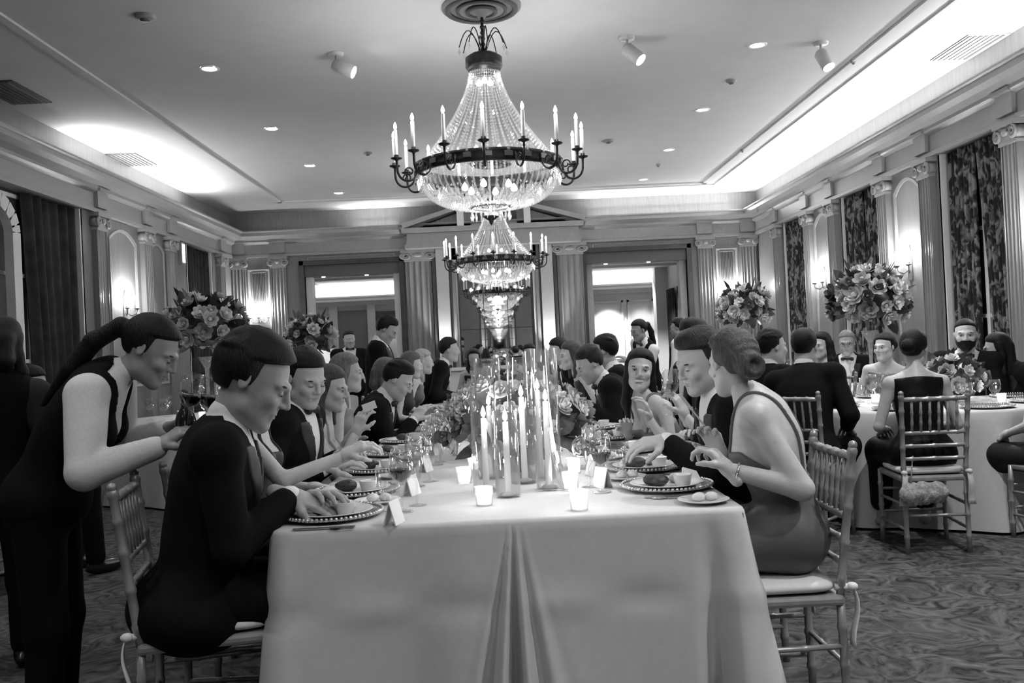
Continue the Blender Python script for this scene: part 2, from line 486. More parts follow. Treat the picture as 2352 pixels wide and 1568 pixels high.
    for sg in (-1, 1):
        D.cone(hp_(sg*.013, .088, .021), hp_(sg*.045, .072, .019), .010*hs, .008*hs, .015)
        D.ell(hp_(sg*.038, .068, -.026), np.array((.022, .020, .020))*hs, hfr, .02)
        D.ell(hp_(sg*.031, .097, .001), np.array((.015, .016, .0095))*hs, hfr, .010, 's')
        D.ell(hp_(sg*.031, .077, .001), np.array((.0125, .0125, .0115))*hs, hfr, .004)
        ear = np.stack([nrm(hR*sg-hF*.35), nrm(hF+hR*sg*.35), hU])
        D.ell(hp_(sg*.077, -.010, -.004), np.array((.0070, .016, .027))*hs, ear, .006)
        D.ell(hp_(sg*.085, -.006, -.001), np.array((.005, .0085, .015))*hs, ear, .005, 's')
    D.cone(hp_(0, .090, .014), hp_(0, .110, -.026), .0075*hs, .0105*hs, .012)
    for sg in (-1, 1): D.ell(hp_(sg*.012, .099, -.030), np.array((.008, .010, .0075))*hs, hfr, .006)
    D.cone(hp_(-.017, .085, -.057), hp_(.017, .085, -.057), .0085*hs, .0085*hs, .010); D.cone(hp_(-.013, .083, -.068), hp_(.013, .083, -.068), .0095*hs, .0095*hs, .010)
    if not smile: D.cone(hp_(-.021, .094, -.0625), hp_(.021, .094, -.0625), .0022*hs, .0022*hs, .004, 's')
    else: D.ell(hp_(0, .096, -.063), np.array((.029, .016, .0145))*hs, hfr, .005, 's')
    parts = [B.mesh_arrays(hT), D.mesh_arrays(hH)]
    lhd = nrm(LW-LE) if lhd is None else nrm(lhd); rhd = nrm(RW-RE) if rhd is None else nrm(rhd)
    Lp = np.asarray(lpn, float) if lpn is not None else -Up+R*.4; Rp = np.asarray(rpn, float) if rpn is not None else -Up-R*.4
    hsz = sc*(.93 if fem else 1.03)
    parts.append(hand_sdf(LW, lhd, Lp, False, curl if lcurl is None else lcurl, hsz).mesh_arrays(hN, 1)); parts.append(hand_sdf(RW, rhd, Rp, True, curl if rcurl is None else rcurl, hsz).mesh_arrays(hN, 1))
    sdf_obj('body', parts, org, skin(tone), root)
    # ---- hair
    Hm = hairm(hcol)
    G = SDF(); T0 = {'crop': .007, 'short': .012, 'quiff': .013}.get(hair, .012)+hvol
    def hq(p):
        d = p-H.astype(np.float32); return d@(hR/hs).astype(np.float32), d@(hF/hs).astype(np.float32), d@(hU/hs).astype(np.float32)
    rk = np.array((.0745, .0955, .088), np.float32)
    def scalp(p):          # hugs the skull, thins out to nothing at the hairline
        r, f, u = hq(p)
        if hair in ('long', 'half'): m = (f-(.034+2.0*np.maximum(u-.052, 0)))*.6
        else:
            m = (f-(.026+2.6*np.maximum(u-(.054 if fem else .056), 0)))*.5
            m = np.maximum(m, -(u+.060)+(f+.05)*.25)
            m = np.maximum(m, np.minimum(-(u+.022), f+.034))
        t = np.clip(-m/.022, 0, 1); t = t*t*(3-2*t)
        a = np.stack([r, f+.014, u-.026], -1); k0 = np.linalg.norm(a/rk, axis=-1); k1 = np.linalg.norm(a/(rk*rk), axis=-1)+1e-9
        th = (T0+.007*np.clip(u/.10, 0, 1))*t
        return (k0*(k0-1)/k1-th+.0035)*hs
    G.ops.append((scalp, H-.125*hs, H+.14*hs, 'u', .012))
    if hair in ('short', 'crop', 'quiff'):
        if hair != 'crop': G.ell(hp_(0, -.012, .100), np.array((.054, .056, .024))*hs, hfr, .03)
        if hair == 'quiff': G.ell(hp_(.01, .016, .110), np.array((.046, .038, .018))*hs, hfr, .03)
        if q < 2 and hair != 'crop':      # combed locks
            for i in range(44 if q == 0 else 18):
                ra = RNG.uniform(-1.25, 1.25); p0 = RNG.uniform(-.4, .38); pts = []
                for j in range(4):
                    ph = p0-j*.30; pts.append(hp_(.0795*math.sin(ra)*math.cos(ph*.8), -.023+.0935*math.sin(ph), .038+.0905*math.cos(ra)*math.cos(ph)))
                G.chain(pts, [.003, .0085*hs, .0085*hs, .003], .007)
    elif hair in ('long', 'half'):
        dn = -Up; L = .24 if hair == 'long' else .14
        G.ell(hp_(0, -.014, .085), np.array((.062, .064, .038))*hs, hfr, .03)
        for sg in (-1, 1):
            a0 = hp_(sg*.062, -.012, .03); a1 = hp_(sg*.072, -.016, -.06); a2 = a1+dn*L*.55*sc+hR*sg*.012; a3 = a1+dn*L*sc+hF*.02
            G.chain([a0, a1, a2, a3], [.026*hs, .023*hs, .027*hs, .012*hs], .02)
            b0 = hp_(sg*.035, -.085, .0); b1 = b0+dn*L*.7*sc-hF*.012; b2 = b0+dn*L*1.15*sc
            G.chain([b0, b1, b2], [.040*hs, .040*hs, .016*hs], .025)
    elif hair in ('bun', 'pony', 'updo'):
        pass
        if hair == 'bun': G.ell(hp_(0, -.118, .010), np.array((.046, .040, .046))*hs, hfr, .012)
        if hair == 'pony':
            a0 = hp_(0, -.105, .030); a1 = a0-F*.035-Up*.015; a2 = N*.55+a1*.45-F*.085; a3 = N-F*.125-T*.05; a4 = a3-T*.16-F*.015
            G.chain([a0, a1, a2, a3, a4], [.022, .032, .034, .034, .010], .012)
        if hair == 'updo':     # rolled strands gathered into a low knot
            c0 = hp_(0, -.102, -.028)
            G.ell(c0, np.array((.050, .036, .046))*hs, hfr, .010)
            for i in range(7):
                th = i*.9; pts = []
                for j in range(7):
                    u_ = j/6; aa = th+u_*3.4; rr_ = .048-.026*u_
                    pts.append(c0+(hR*math.cos(aa)*rr_+hU*math.sin(aa)*rr_*.95-hF*(.020+.022*math.sin(u_*3)))*hs)
                G.chain(pts, [.011*hs]*7, .005)
            for i in range(11):   # combed ridges running back from the brow
                ra = -1.25+2.5*i/10; pts = []
                for j in range(8):
                    u_ = j/7; ph = .62-u_*2.25
                    pts.append(hp_(.082*math.sin(ra)*(1-.45*u_), -.022+.098*math.sin(ph)*math.cos(ra*.35), .036+.094*math.cos(ph)*math.cos(ra*.75)-.025*u_))
                G.chain(pts, [.002]+[.0080*hs]*7, .008)
    if hair != 'bald': sdf_obj('hair', [G.mesh_arrays(hH*1.05, 1)], org, Hm, root)
    if beard:
        K = SDF(); K.ell(hp_(0, .024, -.052), np.array((.071, .076, .074))*hs, hfr, .02); K.ell(hp_(0, .075, -.10), np.array((.030, .024, .026))*hs, hfr, .03)
        K.cone(hp_(-.024, .092, -.046), hp_(.024, .092, -.046), .0085*hs, .0085*hs, .006)
        def kc(p):
            r, f, u = hq(p); return np.maximum((u+.038)-.75*np.maximum(np.abs(r)-.022, 0), -.012-f)*hs
        K.cut(kc, H-.2, H+.2, .006); sdf_obj('beard', [K.mesh_arrays(hH, 1)], org, Hm, root)
    # ---- face details
    hM = Matrix([list(hR), list(hF), list(hU)]).transposed()
    def dets(name, balls, m):
        for c, r in balls: MB().ball(Vector(hp_(*c)-org), tuple(np.array(r)*hs), 8, 5, hM).build(name, m, root)
    if q < 2:
        dets('eyebrow', [((sg*.032, .0850, .0220), (.0190, .0072, .0030)) for sg in (-1, 1)], hairm(min(hcol, .04)))
        if hp < 18:
            ez = .0044 if smile else .0058
            dets('eye', [((sg*.031, .0868, .000), (.0128, .0042, ez)) for sg in (-1, 1)], mat('eye_white', .55, .25))
            dets('iris', [((sg*.031, .0895, .000), (.0056, .0024, min(.0056, ez*1.05))) for sg in (-1, 1)], mat('eye_dark', .015, .15))
            dets('lashes', [((sg*.031, .0880, .0052 if not smile else .0042), (.0142, .0044, .0018)) for sg in (-1, 1)], mat('eye_dark', .015, .15))
        else:
            dets('lashes', [((sg*.031, .0878, -.0035), (.0135, .0042, .0020)) for sg in (-1, 1)], mat('eye_dark', .015, .15))
        lc = tone*(.55 if fem else .72)
        if smile:
            dets('teeth', [((0, .0870, -.0600), (.0265, .006, .0095))], mat('teeth', .85, .3))
            dets('lip', [((0, .0905, -.0480), (.0290, .0075, .0034)), ((0, .0870, -.0775), (.0245, .0085, .0046))], skin(lc))
        else:
            dets('lip', [((0, .0925, -.0575), (.0205, .0045, .0036)), ((0, .0915, -.0675), (.0180, .0052, .0046))], skin(lc))
    if glasses:
        mb = MB()
        for sg in (-1, 1):
            mb.tube([Vector(hp_(sg*.032+.022*math.cos(t), .104, .0+.018*math.sin(t))-org) for t in np.linspace(0, 2*math.pi, 15)], .0018*hs, 5, False)
            mb.tube([Vector(hp_(sg*.054, .102, .004)-org), Vector(hp_(sg*.080, .0, .008)-org)], .0018*hs, 5)
        mb.tube([Vector(hp_(-.010, .106, .004)-org), Vector(hp_(.010, .106, .004)-org)], .0018*hs, 5)
        mb.build('eyeglasses', mat('glasses_frame', .02, .3), root)
    # ---- clothes
    CM = cloth(col)
    def vcut(u0, slope, fmin=.0):
        def f(p):
            r, f_, u = tq(p); w = np.maximum(np.abs(r)-(u-u0*sc)*slope, fmin*sc-f_)
            return -w
        return f
    def neckhole(s, rad):
        s.cone(N-T*.005*sc+F*.01*sc, N+nd*.12*sc, rad*sc, rad*1.05*sc, .008, 's')
    def sit_or_stand_trousers(m):
        t = SDF()
        t.ell(P0, (.178*sc, .140*sc, .125*sc), frl, .05)
        for h_, k_, a_ in zip(hips, knees, ank):
            t.cone(h_, k_, .092*sc, .070*sc, .04); t.cone(k_, a_+Up*.02, .068*sc, .058*sc, .03)
        sdf_obj('trousers', [t.mesh_arrays(max(hT, .012))], org, m, root)
        for k_ in ank:
            s_ = SDF(); s_.ell(k_+F0*.06-Up*.045, (.045, .135, .042), np.stack([R0, F0, Up]), .02); s_.cone(k_-Up*.02, k_+Up*.03, .045, .040, .02)
            sdf_obj('shoe', [s_.mesh_arrays(max(hT, .012))], org, mat('shoe_leather', .012, .25), root)
    if outfit in ('tux', 'suit', 'vest'):
        vest = outfit == 'vest'
        S_ = SDF(); torso(S_, .008)
        S_.cone(N+nd*.002*sc, N+nd*.052*sc, nr*1.28, nr*1.16, .01)
        def cl(p):
            r, f, u = tq(p); return -np.maximum(np.abs(r)-(u+.005*sc)*.30-.003, .02*sc-f)
        S_.cut(cl, N-.03, N+.2, .004)
        if vest: arms(S_, .068*puff, .056*puff, .040, .06)
        else:
            for E_, W_ in ((LE, LW), (RE, RW)):
                d_ = nrm(W_-E_); S_.cone(W_-d_*.055*sc, W_-d_*.004*sc, .036*sc, .037*sc, .01)
        sdf_obj('shirt', [S_.mesh_arrays(hT if not vest else hT, 1)], org, cloth(col2, .8), root)
        Jk = SDF(); torso(Jk, .021)
        hem = SDF()
        if not vest:
            arms(Jk, .066, .057, .046, .13)
            Jk.cone(N-T*.05*sc, Ls, .072*sc, .068*sc, .03); Jk.cone(N-T*.05*sc, Rs, .072*sc, .068*sc, .03)
            Jk.ell(P0-Tl*.03*sc*hemx-Fl*.02*sc*hemx, (.205*sc*hemx, .165*sc*hemx, .115*sc*hemx), frl, .05)
        else:
            for sg, S0 in ((-1, Ls), (1, Rs)): Jk.cone(S0+T*.05+R*sg*.045*sc, S0-T*.10*sc+R*sg*.060*sc, .060*sc, .066*sc, .02, 's')
        Jk.cut(vcut(-.34 if not vest else -.30, .24 if not vest else .26), bigA, bigB, .006); neckhole(Jk, .060 if fem else .068)
        sdf_obj('vest' if vest else 'jacket', [Jk.mesh_arrays(hT, 1)], org, CM, root)
        if not vest and q < 2:      # satin lapels: a raised band along the opening
            Lp_ = SDF(); torso(Lp_, .027)
            def lap(p):
                r, f, u = tq(p); w = np.abs(r)-(u+.34*sc)*.24
                wid = (.020+.20*np.clip(u+.34*sc, 0, .24))*sc
                return np.maximum(np.maximum(np.maximum(-w-.004, w-wid), -f+.03), np.maximum(u+.02, -(u+.30*sc)))
            Lp_.cut(lap, bigA, bigB, .003); neckhole(Lp_, .068)
            ar = Lp_.mesh_arrays(min(hT, .010), 1)
            if len(ar[0]): sdf_obj('lapels', [ar], org, mat('satin_black', .014, .42, spec=.35, bump=.05), root)
        if bow:
            bt = SDF(); c = N+nd*.024*sc+F*.076*sc
            for sg in (-1, 1): bt.cone(c+R*sg*.010, c+R*sg*.046*sc, .009, .021*sc, .006)
            bt.ell(c+F*.006, (.011, .010, .012), fr, .004)
            sdf_obj('bow_tie', [bt.mesh_arrays(max(.005, hH), 1)], org, mat('satin_black', .014, .42, spec=.35, bump=.05), root)
        if legs: sit_or_stand_trousers(CM)
    elif outfit == 'dress' or outfit == 'gown':
        Dr = SDF(); torso(Dr, .011)
        if pose == 'sit':
            for h_, k_, a_ in zip(hips, knees, ank):
                Dr.cone(h_, k_, .108*sc, .086*sc, .06); Dr.cone(k_, a_+Up*.12, .084*sc, .070*sc, .06)
        else:
            for h_, k_ in zip(hips, knees): Dr.cone(h_, k_-Up*.2, .11*sc, .12*sc, .08)
        ub = -.150; uback = -.30 if low_back else (-.17 if outfit == 'dress' else -.02)
        if outfit == 'gown': ub = -.045
        def top(p):
            r, f, u = tq(p); t = np.clip((f+.08)/.16, 0, 1)
            line = (uback+(ub-uback)*t)*sc - .10*np.maximum(np.abs(r)-.13, 0)
            if outfit == 'gown': return np.maximum(u-line, np.where(u > -.22*sc, np.abs(r)-.150*sc, -.05))
            return u-line
        Dr.cut(top, bigA, N+.3, .010)
        if outfit == 'gown':
            for S0, sg in ((Ls, -1), (Rs, 1)): Dr.cone(S0+R*sg*.045*sc+T*.03, S0-T*.12*sc+R*sg*.062*sc, .05*sc, .055*sc, .012, 's')
        dress = sdf_obj('dress', [Dr.mesh_arrays(hT*.95, 1)], org, cloth(col, .45), root)
        if outfit == 'dress' and q < 2 and straps:
            for sg in (-1, 1):
                St = SDF(); torso(St, .010)
                def band(p, sg=sg):
                    r, f, u = tq(p); w = np.abs(r*sg-(.078-.10*np.maximum(u+.16, 0)*0)*sc)-.0048
                    lo_ = np.where(f > 0, ub, uback)*sc-.02
                    return np.maximum(w, lo_-u)
                St.cut(band, bigA, bigB, .003); ar = St.mesh_arrays(.0042 if q == 0 else .007, 1)
                if len(ar[0]): sdf_obj('strap', [ar], org, cloth(col, .45), root)
    PEOPLE.append(root)
    return dict(root=root, LW=LW, RW=RW, lhd=lhd, rhd=rhd, H=H, N=N, hp=hp_, Ls=Ls, Rs=Rs, P0=P0, hfr=hfr, LE=LE, RE=RE)
# ---------------------------------------------------------------- the room
XW = 4.85           # side walls at x = +-XW
YB = 16.75          # back wall
YR = -2.6           # rear wall, behind the camera
HC, HL = 3.62, 3.98 # top of the cornice ledge, ceiling
def mat_panel():
    m = mat('wall_panelling', .21, .36, spec=.5, var=.14, vscale=9, stretch=(7, 7, .35)); return m
M_WALL = mat_panel()
M_TRIM = mat('painted_trim', .34, .42, spec=.5, var=.05, vscale=14)
M_CEIL = mat('ceiling_plaster', .62, .9, spec=.1, var=.025, vscale=3, bump=.05, bscale=80)
M_DARK = mat('dark_frame', .045, .35, spec=.5, var=.2, vscale=12)
M_WHITE = mat('white_paint', .75, .5, var=.02, vscale=6)
M_BRONZE = mat('dark_bronze', .035, .38, metal=.6, var=.3, vscale=30)
M_METAL = mat('brushed_metal', .55, .3, metal=1.0, var=.05, vscale=60)
def struct(name, mb, m, parent=None, bev=0.0, fix=False):
    o = mb.build(name, m, parent, bev, fix=fix)
    if parent is None: o['kind'] = 'structure'
    return o
# carpet: worn swirling pattern
def mat_carpet():
    m = bpy.data.materials.new('carpet'); m.use_nodes = True; nt = m.node_tree; b = nt.nodes['Principled BSDF']
    b.inputs['Roughness'].default_value = .95; b.inputs['Specular IOR Level'].default_value = .1
    tc = nt.nodes.new('ShaderNodeTexCoord')
    n0 = nt.nodes.new('ShaderNodeTexNoise'); n0.inputs['Scale'].default_value = 2.2; n0.inputs['Detail'].default_value = 2
    nt.links.new(tc.outputs['Object'], n0.inputs['Vector'])
    mx = nt.nodes.new('ShaderNodeMixRGB'); mx.blend_type = 'ADD'; mx.inputs[0].default_value = .55
    nt.links.new(tc.outputs['Object'], mx.inputs[1]); nt.links.new(n0.outputs['Color'], mx.inputs[2])
    wv = nt.nodes.new('ShaderNodeTexNoise'); wv.inputs['Scale'].default_value = 7.5; wv.inputs['Detail'].default_value = 5; wv.inputs['Distortion'].default_value = 2.4
    nt.links.new(mx.outputs[0], wv.inputs['Vector'])
    cr = nt.nodes.new('ShaderNodeValToRGB'); e = cr.color_ramp.elements
    e[0].position = .30; e[0].color = (.022, .022, .022, 1); e[1].position = .74; e[1].color = (.16, .16, .16, 1)
    nt.links.new(wv.outputs['Fac'], cr.inputs[0]); nt.links.new(cr.outputs[0], b.inputs['Base Color'])
    n2 = nt.nodes.new('ShaderNodeTexNoise'); n2.inputs['Scale'].default_value = 400
    nt.links.new(tc.outputs['Object'], n2.inputs['Vector'])
    bp = nt.nodes.new('ShaderNodeBump'); bp.inputs['Strength'].default_value = .4; bp.inputs['Distance'].default_value = .005
    nt.links.new(n2.outputs['Fac'], bp.inputs['Height']); nt.links.new(bp.outputs[0], b.inputs['Normal'])
    return m
YF = 22.5           # far wall of the room beyond
struct('floor', MB().box((-7.2, YR-.2, -.1), (7.2, YF+.3, 0)), mat_carpet())
ceil = struct('ceiling', MB().box((-XW-.15, YR-.2, HL), (XW+.15, YB+.1, HL+.12)), M_CEIL)
# flat moulding framing the middle field of the ceiling
for i, (lo, hi) in enumerate((((3.60, YR, HL-.022), (3.68, YB-1.15, HL)), ((3.85, YR, HL-.014), (3.90, YB-.95, HL)), ((-3.68, YR, HL-.022), (-3.60, YB-1.15, HL)),
                              ((-3.68, YB-1.23, HL-.022), (3.68, YB-1.15, HL)), ((-3.9, YB-1.0, HL-.014), (3.9, YB-.95, HL)))):
    MB().box(lo, hi).build('ceiling_molding', M_CEIL, ceil)

# --- walls.  right: windows; left: windows; back: two openings
WIN_R = [(5.75, 6.95), (8.55, 9.78), (11.37, 12.62), (14.13, 15.22)]
WIN_L = [(6.1, 7.3), (8.75, 10.75), (14.35, 15.6)]
WT = 3.17           # window head
def side_wall(name, sx, wins):
    mb = MB(); y = YR
    for (a, b) in wins:
        mb.box((min(sx*XW, sx*(XW+.15)), y, 0), (max(sx*XW, sx*(XW+.15)), a, HL))
        mb.box((min(sx*XW, sx*(XW+.15)), a, WT), (max(sx*XW, sx*(XW+.15)), b, HL)); y = b
    mb.box((min(sx*XW, sx*(XW+.15)), y, 0), (max(sx*XW, sx*(XW+.15)), YB+.1, HL))
    return struct(name, mb, M_WALL)
wall_r = side_wall('wall_right', 1, WIN_R); wall_l = side_wall('wall_left', -1, WIN_L)
DL, DR, DT = (-3.52, -1.78), (1.66, 3.52), 2.98
mb = MB()
for a, b in ((-XW-.15, DL[0]), (DL[1], DR[0]), (DR[1], XW+.15)): mb.box((a, YB, 0), (b, YB+.3, HL))
for a, b in (DL, DR): mb.box((a, YB, DT), (b, YB+.3, HL))
wall_b = struct('wall_back', mb, M_WALL)
wall_rear = struct('wall_rear', MB().box((-XW-.15, YR-.15, 0), (XW+.15, YR, HL)), M_WALL)

# --- entablature: profile swept along each wall
PROF = [(0, 3.17), (.07, 3.17), (.07, 3.215), (.05, 3.225), (.05, 3.40), (.09, 3.42), (.12, 3.44), (.12, 3.475), (.22, 3.50), (.30, 3.53), (.30, 3.585), (.33, 3.60), (.33, HC), (0, HC)]
def cornice(name, p0, p1, inw):
    p0 = Vector(p0); p1 = Vector(p1); d = (p1-p0); L = d.length; d.normalize(); n = Vector(inw)
    vs_ = []; k = len(PROF)
    for t in (0, L):
        for (o, z) in PROF: vs_.append(p0+d*t+n*o+Vector((0, 0, z)))
    fs = [(j, (j+1) % k, k+(j+1) % k, k+j) for j in range(k)] + [tuple(range(k))[::-1], tuple(range(k, 2*k))]
    mb = MB().add(vs_, fs)
    o = struct(name, mb, M_TRIM, fix=True); return o
trim = [cornice('trim_1', (XW, YR, 0), (XW, YB, 0), (-1, 0, 0)), cornice('trim_2', (-XW, YR, 0), (-XW, YB, 0), (1, 0, 0)), cornice('trim_3', (-XW, YB, 0), (XW, YB, 0), (0, -1, 0))]

# --- baseboards
struct('baseboard_right', MB().box((XW-.03, YR, 0), (XW, YB, .22)), M_TRIM); struct('baseboard_left', MB().box((-XW, YR, 0), (-XW+.03, YB, .22)), M_TRIM)

# --- fluted pilasters with scrolled capitals (children of their wall)
def pilaster_mesh(w=.27, dep=.07, h=3.17):
    sh = MB()
    n = 40; prof = []
    for i in range(n+1):
        u = -1+2*i/n; fl = abs(math.sin((u*.88+1)*math.pi*2.5)) if abs(u) < .92 else 0
        prof.append((u*w/2, dep-.018*fl))
    vs_ = []; 
    for z in (.30, h-.20):
        for x, y in prof: vs_.append((x, y, z))
        vs_ += [(w/2, 0, z), (-w/2, 0, z)]
    k = len(prof)+2
    sh.add(vs_, [(j, k+j, k+(j+1) % k, (j+1) % k) for j in range(k)], False)
    cap = MB()
    cap.box((-w/2-.01, 0, h-.21), (w/2+.01, dep+.015, h-.18)); cap.box((-w/2-.045, 0, h-.05), (w/2+.045, dep+.05, h-.002))
    cap.box((-w/2, 0, h-.18), (w/2, dep+.02, h-.05))
    for sg in (-1, 1):
        pts = []
        for i in range(22):
            t = i/21*3.6*math.pi; r = .062*(1-.78*i/21)
            pts.append((sg*(w/2-.008)+sg*r*math.sin(t)*1.0, dep+.03, h-.115+r*math.cos(t)))
        cap.tube(pts, .016, 6)
        cap.tube([(sg*(w/2-.008), .0, h-.115), (sg*(w/2-.008), dep+.02, h-.115)], .058, 12)
    cap.ball((0, dep+.03, h-.10), (.05, .025, .035), 8, 6)
    base = MB(); base.box((-w/2-.03, 0, 0), (w/2+.03, dep+.04, .22)); base.box((-w/2-.015, 0, .22), (w/2+.015, dep+.02, .30))
    return sh.mesh('pilaster'), cap.mesh('capital'), base.mesh('plinth')
PIL = pilaster_mesh()
for me, m in zip(PIL, (M_WALL, M_TRIM, M_TRIM)): me.materials.append(m)
def pilaster(parent, x, y, rz):
    p = link('pilaster', PIL[0], parent); p.location = (x, y, 0); p.rotation_euler = (0, 0, rz)
    for nm, me in (('capital', PIL[1]), ('plinth', PIL[2])): link(nm, me, p)
    # console block over it in the frieze
    MB().box((-.14, .0, 3.23), (.14, .10, 3.43)).box((-.15, .0, 3.43), (.15, .14, 3.46)).build('frieze_block', M_TRIM, p)
RZR, RZL, RZB = math.pi/2, -math.pi/2, math.pi
for (a, b) in WIN_R:
    for yy in (a-.22, b+.24): pilaster(wall_r, XW, yy, RZR)
for yy in (8.5, 11.15, 12.62, 13.55, 16.0): pilaster(wall_l, -XW, yy, RZL)
for xx in (-4.72, -3.98, 3.86, 4.66): pilaster(wall_b, xx, YB, RZB)
# the wider pilasters beside the chimney breast
for xx in (-1.42, 1.36):
    pilaster(wall_b, xx, YB, RZB)
    p_w = wall_b.children[-1]; p_w.scale = (1.75, 1.2, 1)
for xx in (-.98, .92):
    MB().box((xx-.115, YB-.17, 0), (xx+.115, YB, 3.17)).build('pale_strip', mat('surround_pale', .50, .4, var=.05), wall_b, .01)
    for sg in (-1, 1): MB().box((xx+sg*.155-.030, YB-.13, 0), (xx+sg*.155+.030, YB, 3.17)).build('dark_groove', M_DARK, wall_b)
# mirror on the wall behind the camera, seen only in the other mirror


# --- panel mouldings (arched head) on the wall between the pilasters
def panel(parent, cx, w, z0, z1, wall, rise=.0, bw=.035, dep=.022):
    pts = [(-w/2, z0), (-w/2, z1)]
    if rise:
        for i in range(1, 12):
            t = -1+2*i/12; pts.append((t*w/2, z1+rise*(1-t*t)))
    pts += [(w/2, z1), (w/2, z0)]
    mb = MB(); n = len(pts)
    def P(u, z, o):
        if wall == 'r': return (XW-o, cx+u, z)
        if wall == 'l': return (-XW+o, cx-u, z)
        return (cx-u, YB-o, z)
    inner = [(x*(1-2*bw/w), max(min(z, z), z0+bw) - (bw if z > z0+bw else 0)) for x, z in pts]
    for i in range(n):
        j = (i+1) % n
        a, b, c, d = pts[i], pts[j], inner[j], inner[i]
        vs_ = [P(*a, 0), P(*b, 0), P(*c, 0), P(*d, 0), P(*a, dep), P(*b, dep), P(*c, dep*.5), P(*d, dep*.5)]
        mb.add(vs_, [(0,1,2,3),(4,5,6,7),(0,1,5,4),(1,2,6,5),(2,3,7,6),(3,0,4,7)])
    return mb.build('panel_molding', M_TRIM, parent, fix=True)
for i in range(len(WIN_R)-1):
    c = (WIN_R[i][1]+WIN_R[i+1][0])/2; panel(wall_r, c, .66, 1.02, 2.93, 'r', .14); panel(wall_r, c, .66, .30, .92, 'r')
panel(wall_l, 11.9, .86, 1.02, 2.93, 'l', .14); panel(wall_l, 13.08, .52, 1.02, 2.93, 'l', .10)
for c in (-4.35, 4.26): panel(wall_b, c, .40, 1.02, 2.95, 'b'); panel(wall_b, c, .26, 2.32, 2.90, 'b', 0, .02)
for c in (DL, DR): panel(wall_b, (c[0]+c[1])/2, 1.6, 3.04, 3.14, 'b', 0, .018)
# dark ventilation grilles above the back sconces
for i, c in enumerate((-4.35, 4.26)):
    g = empty('ventilation_grille', (c, YB, 2.36), 0, 'dark slatted grille above the candle sconce beside the %s opening' % ('pale-lit' if c > 0 else 'shadowed back-wall'), 'grille')
    MB().box((-.125, -.012, 0), (.125, 0, .54)).build('backing', mat('grille_dark', .06, .6), g)
    for k in range(9): MB().box((-.12+k*.028, -.024, .015), (-.108+k*.028, -.010, .525)).build('slat', mat('grille_slat', .14, .5), g)

# --- door frames of the two openings
def opening(idx, x0, x1):
    o = empty('door_%d' % idx, ((x0+x1)/2, YB, 0)); o['kind'] = 'structure'
    w = (x1-x0)/2
    for sg in (-1, 1):
        MB().box((min(sg*w, sg*(w+.09)), -.05, 0), (max(sg*w, sg*(w+.09)), .34, DT+.09)).build('jamb', M_DARK, o, .008)
        MB().box((min(sg*(w-.12), sg*w), .10, 0), (max(sg*(w-.12), sg*w), .32, DT)).build('reveal_board', M_WHITE if idx == 1 else M_TRIM, o)
    MB().box((-w-.09, -.05, DT), (w+.09, .34, DT+.09)).build('lintel', M_DARK, o, .008)
    MB().box((-w, .02, DT-.20), (w, .30, DT)).build('head_soffit', mat('soffit_brown', .10, .5), o)
    for k in (-.55, .25):
        s_ = MB().lathe([(0, 0), (.035, 0), (.035, .01)], 12, (k, .14, DT-.212)).build('soffit_spot', mat_emit('soffit_spot_glow', 6), o)
opening(1, *DL); opening(2, *DR)

# --- chimney breast with mirror and broken pediment
cb = empty('trim_4', (0, YB, 0)); cb['kind'] = 'structure'
MB().box((-.80, -.12, 0), (-.72, 0, 3.17)).box((.66, -.12, 0), (.74, 0, 3.17)).box((-.80, -.12, 2.96), (.74, 0, 3.17)).build('surround', mat('surround_pale', .50, .4, var=.05), cb)
for sg in (-1, 1):
    MB().box((sg*.76-.03-.02, -.14, 0), (sg*.76+.01, -.12, 2.9)).build('fluted_strip', M_WALL, cb, .006)
MB().box((-1.62, -.42, 3.17), (1.56, 0, 3.24)).box((-1.58, -.38, 3.24), (1.52, 0, 3.44)).box((-1.66, -.52, 3.44), (1.60, 0, 3.52)).build('entablature', M_TRIM, cb)
for sg in (-1, 1):      # raking cornices, left open in the middle
    vs_ = []
    for y in (-.52, 0):
        vs_ += [(sg*1.62, y, 3.52), (sg*.42, y, 3.88), (sg*.42, y, 3.95), (sg*1.66, y, 3.60)]
    MB().add(vs_, [(0,1,2,3),(4,5,6,7),(0,1,5,4),(1,2,6,5),(2,3,7,6),(3,0,4,7)]).build('raking_cornice', M_TRIM, cb, fix=True)
    vs_ = [(sg*1.45, -.30, 3.52), (sg*.42, -.30, 3.52), (sg*.42, -.30, 3.86), (sg*1.45, 0, 3.52), (sg*.42, 0, 3.52), (sg*.42, 0, 3.86)]
    MB().add(vs_, [(0,1,2),(3,4,5),(0,1,4,3),(1,2,5,4),(2,0,3,5)]).build('tympanum', M_WALL, cb, fix=True)
    MB().box((sg*.60-.06, -.50, 3.52), (sg*.60+.06, -.30, 3.80)).ball((sg*.60, -.42, 3.80), (.07, .07, .05)).build('scroll_bracket', M_WHITE, cb)
MB().lathe([(.02, 0), (.10, .02), (.05, .08), (.13, .18), (.10, .28), (.03, .32), (.0, .36)], 16, (0, -.25, 3.54)).build('urn', M_TRIM, cb)
M_MIRROR = mat('mirror_silver', .92, .015, metal=1.0)
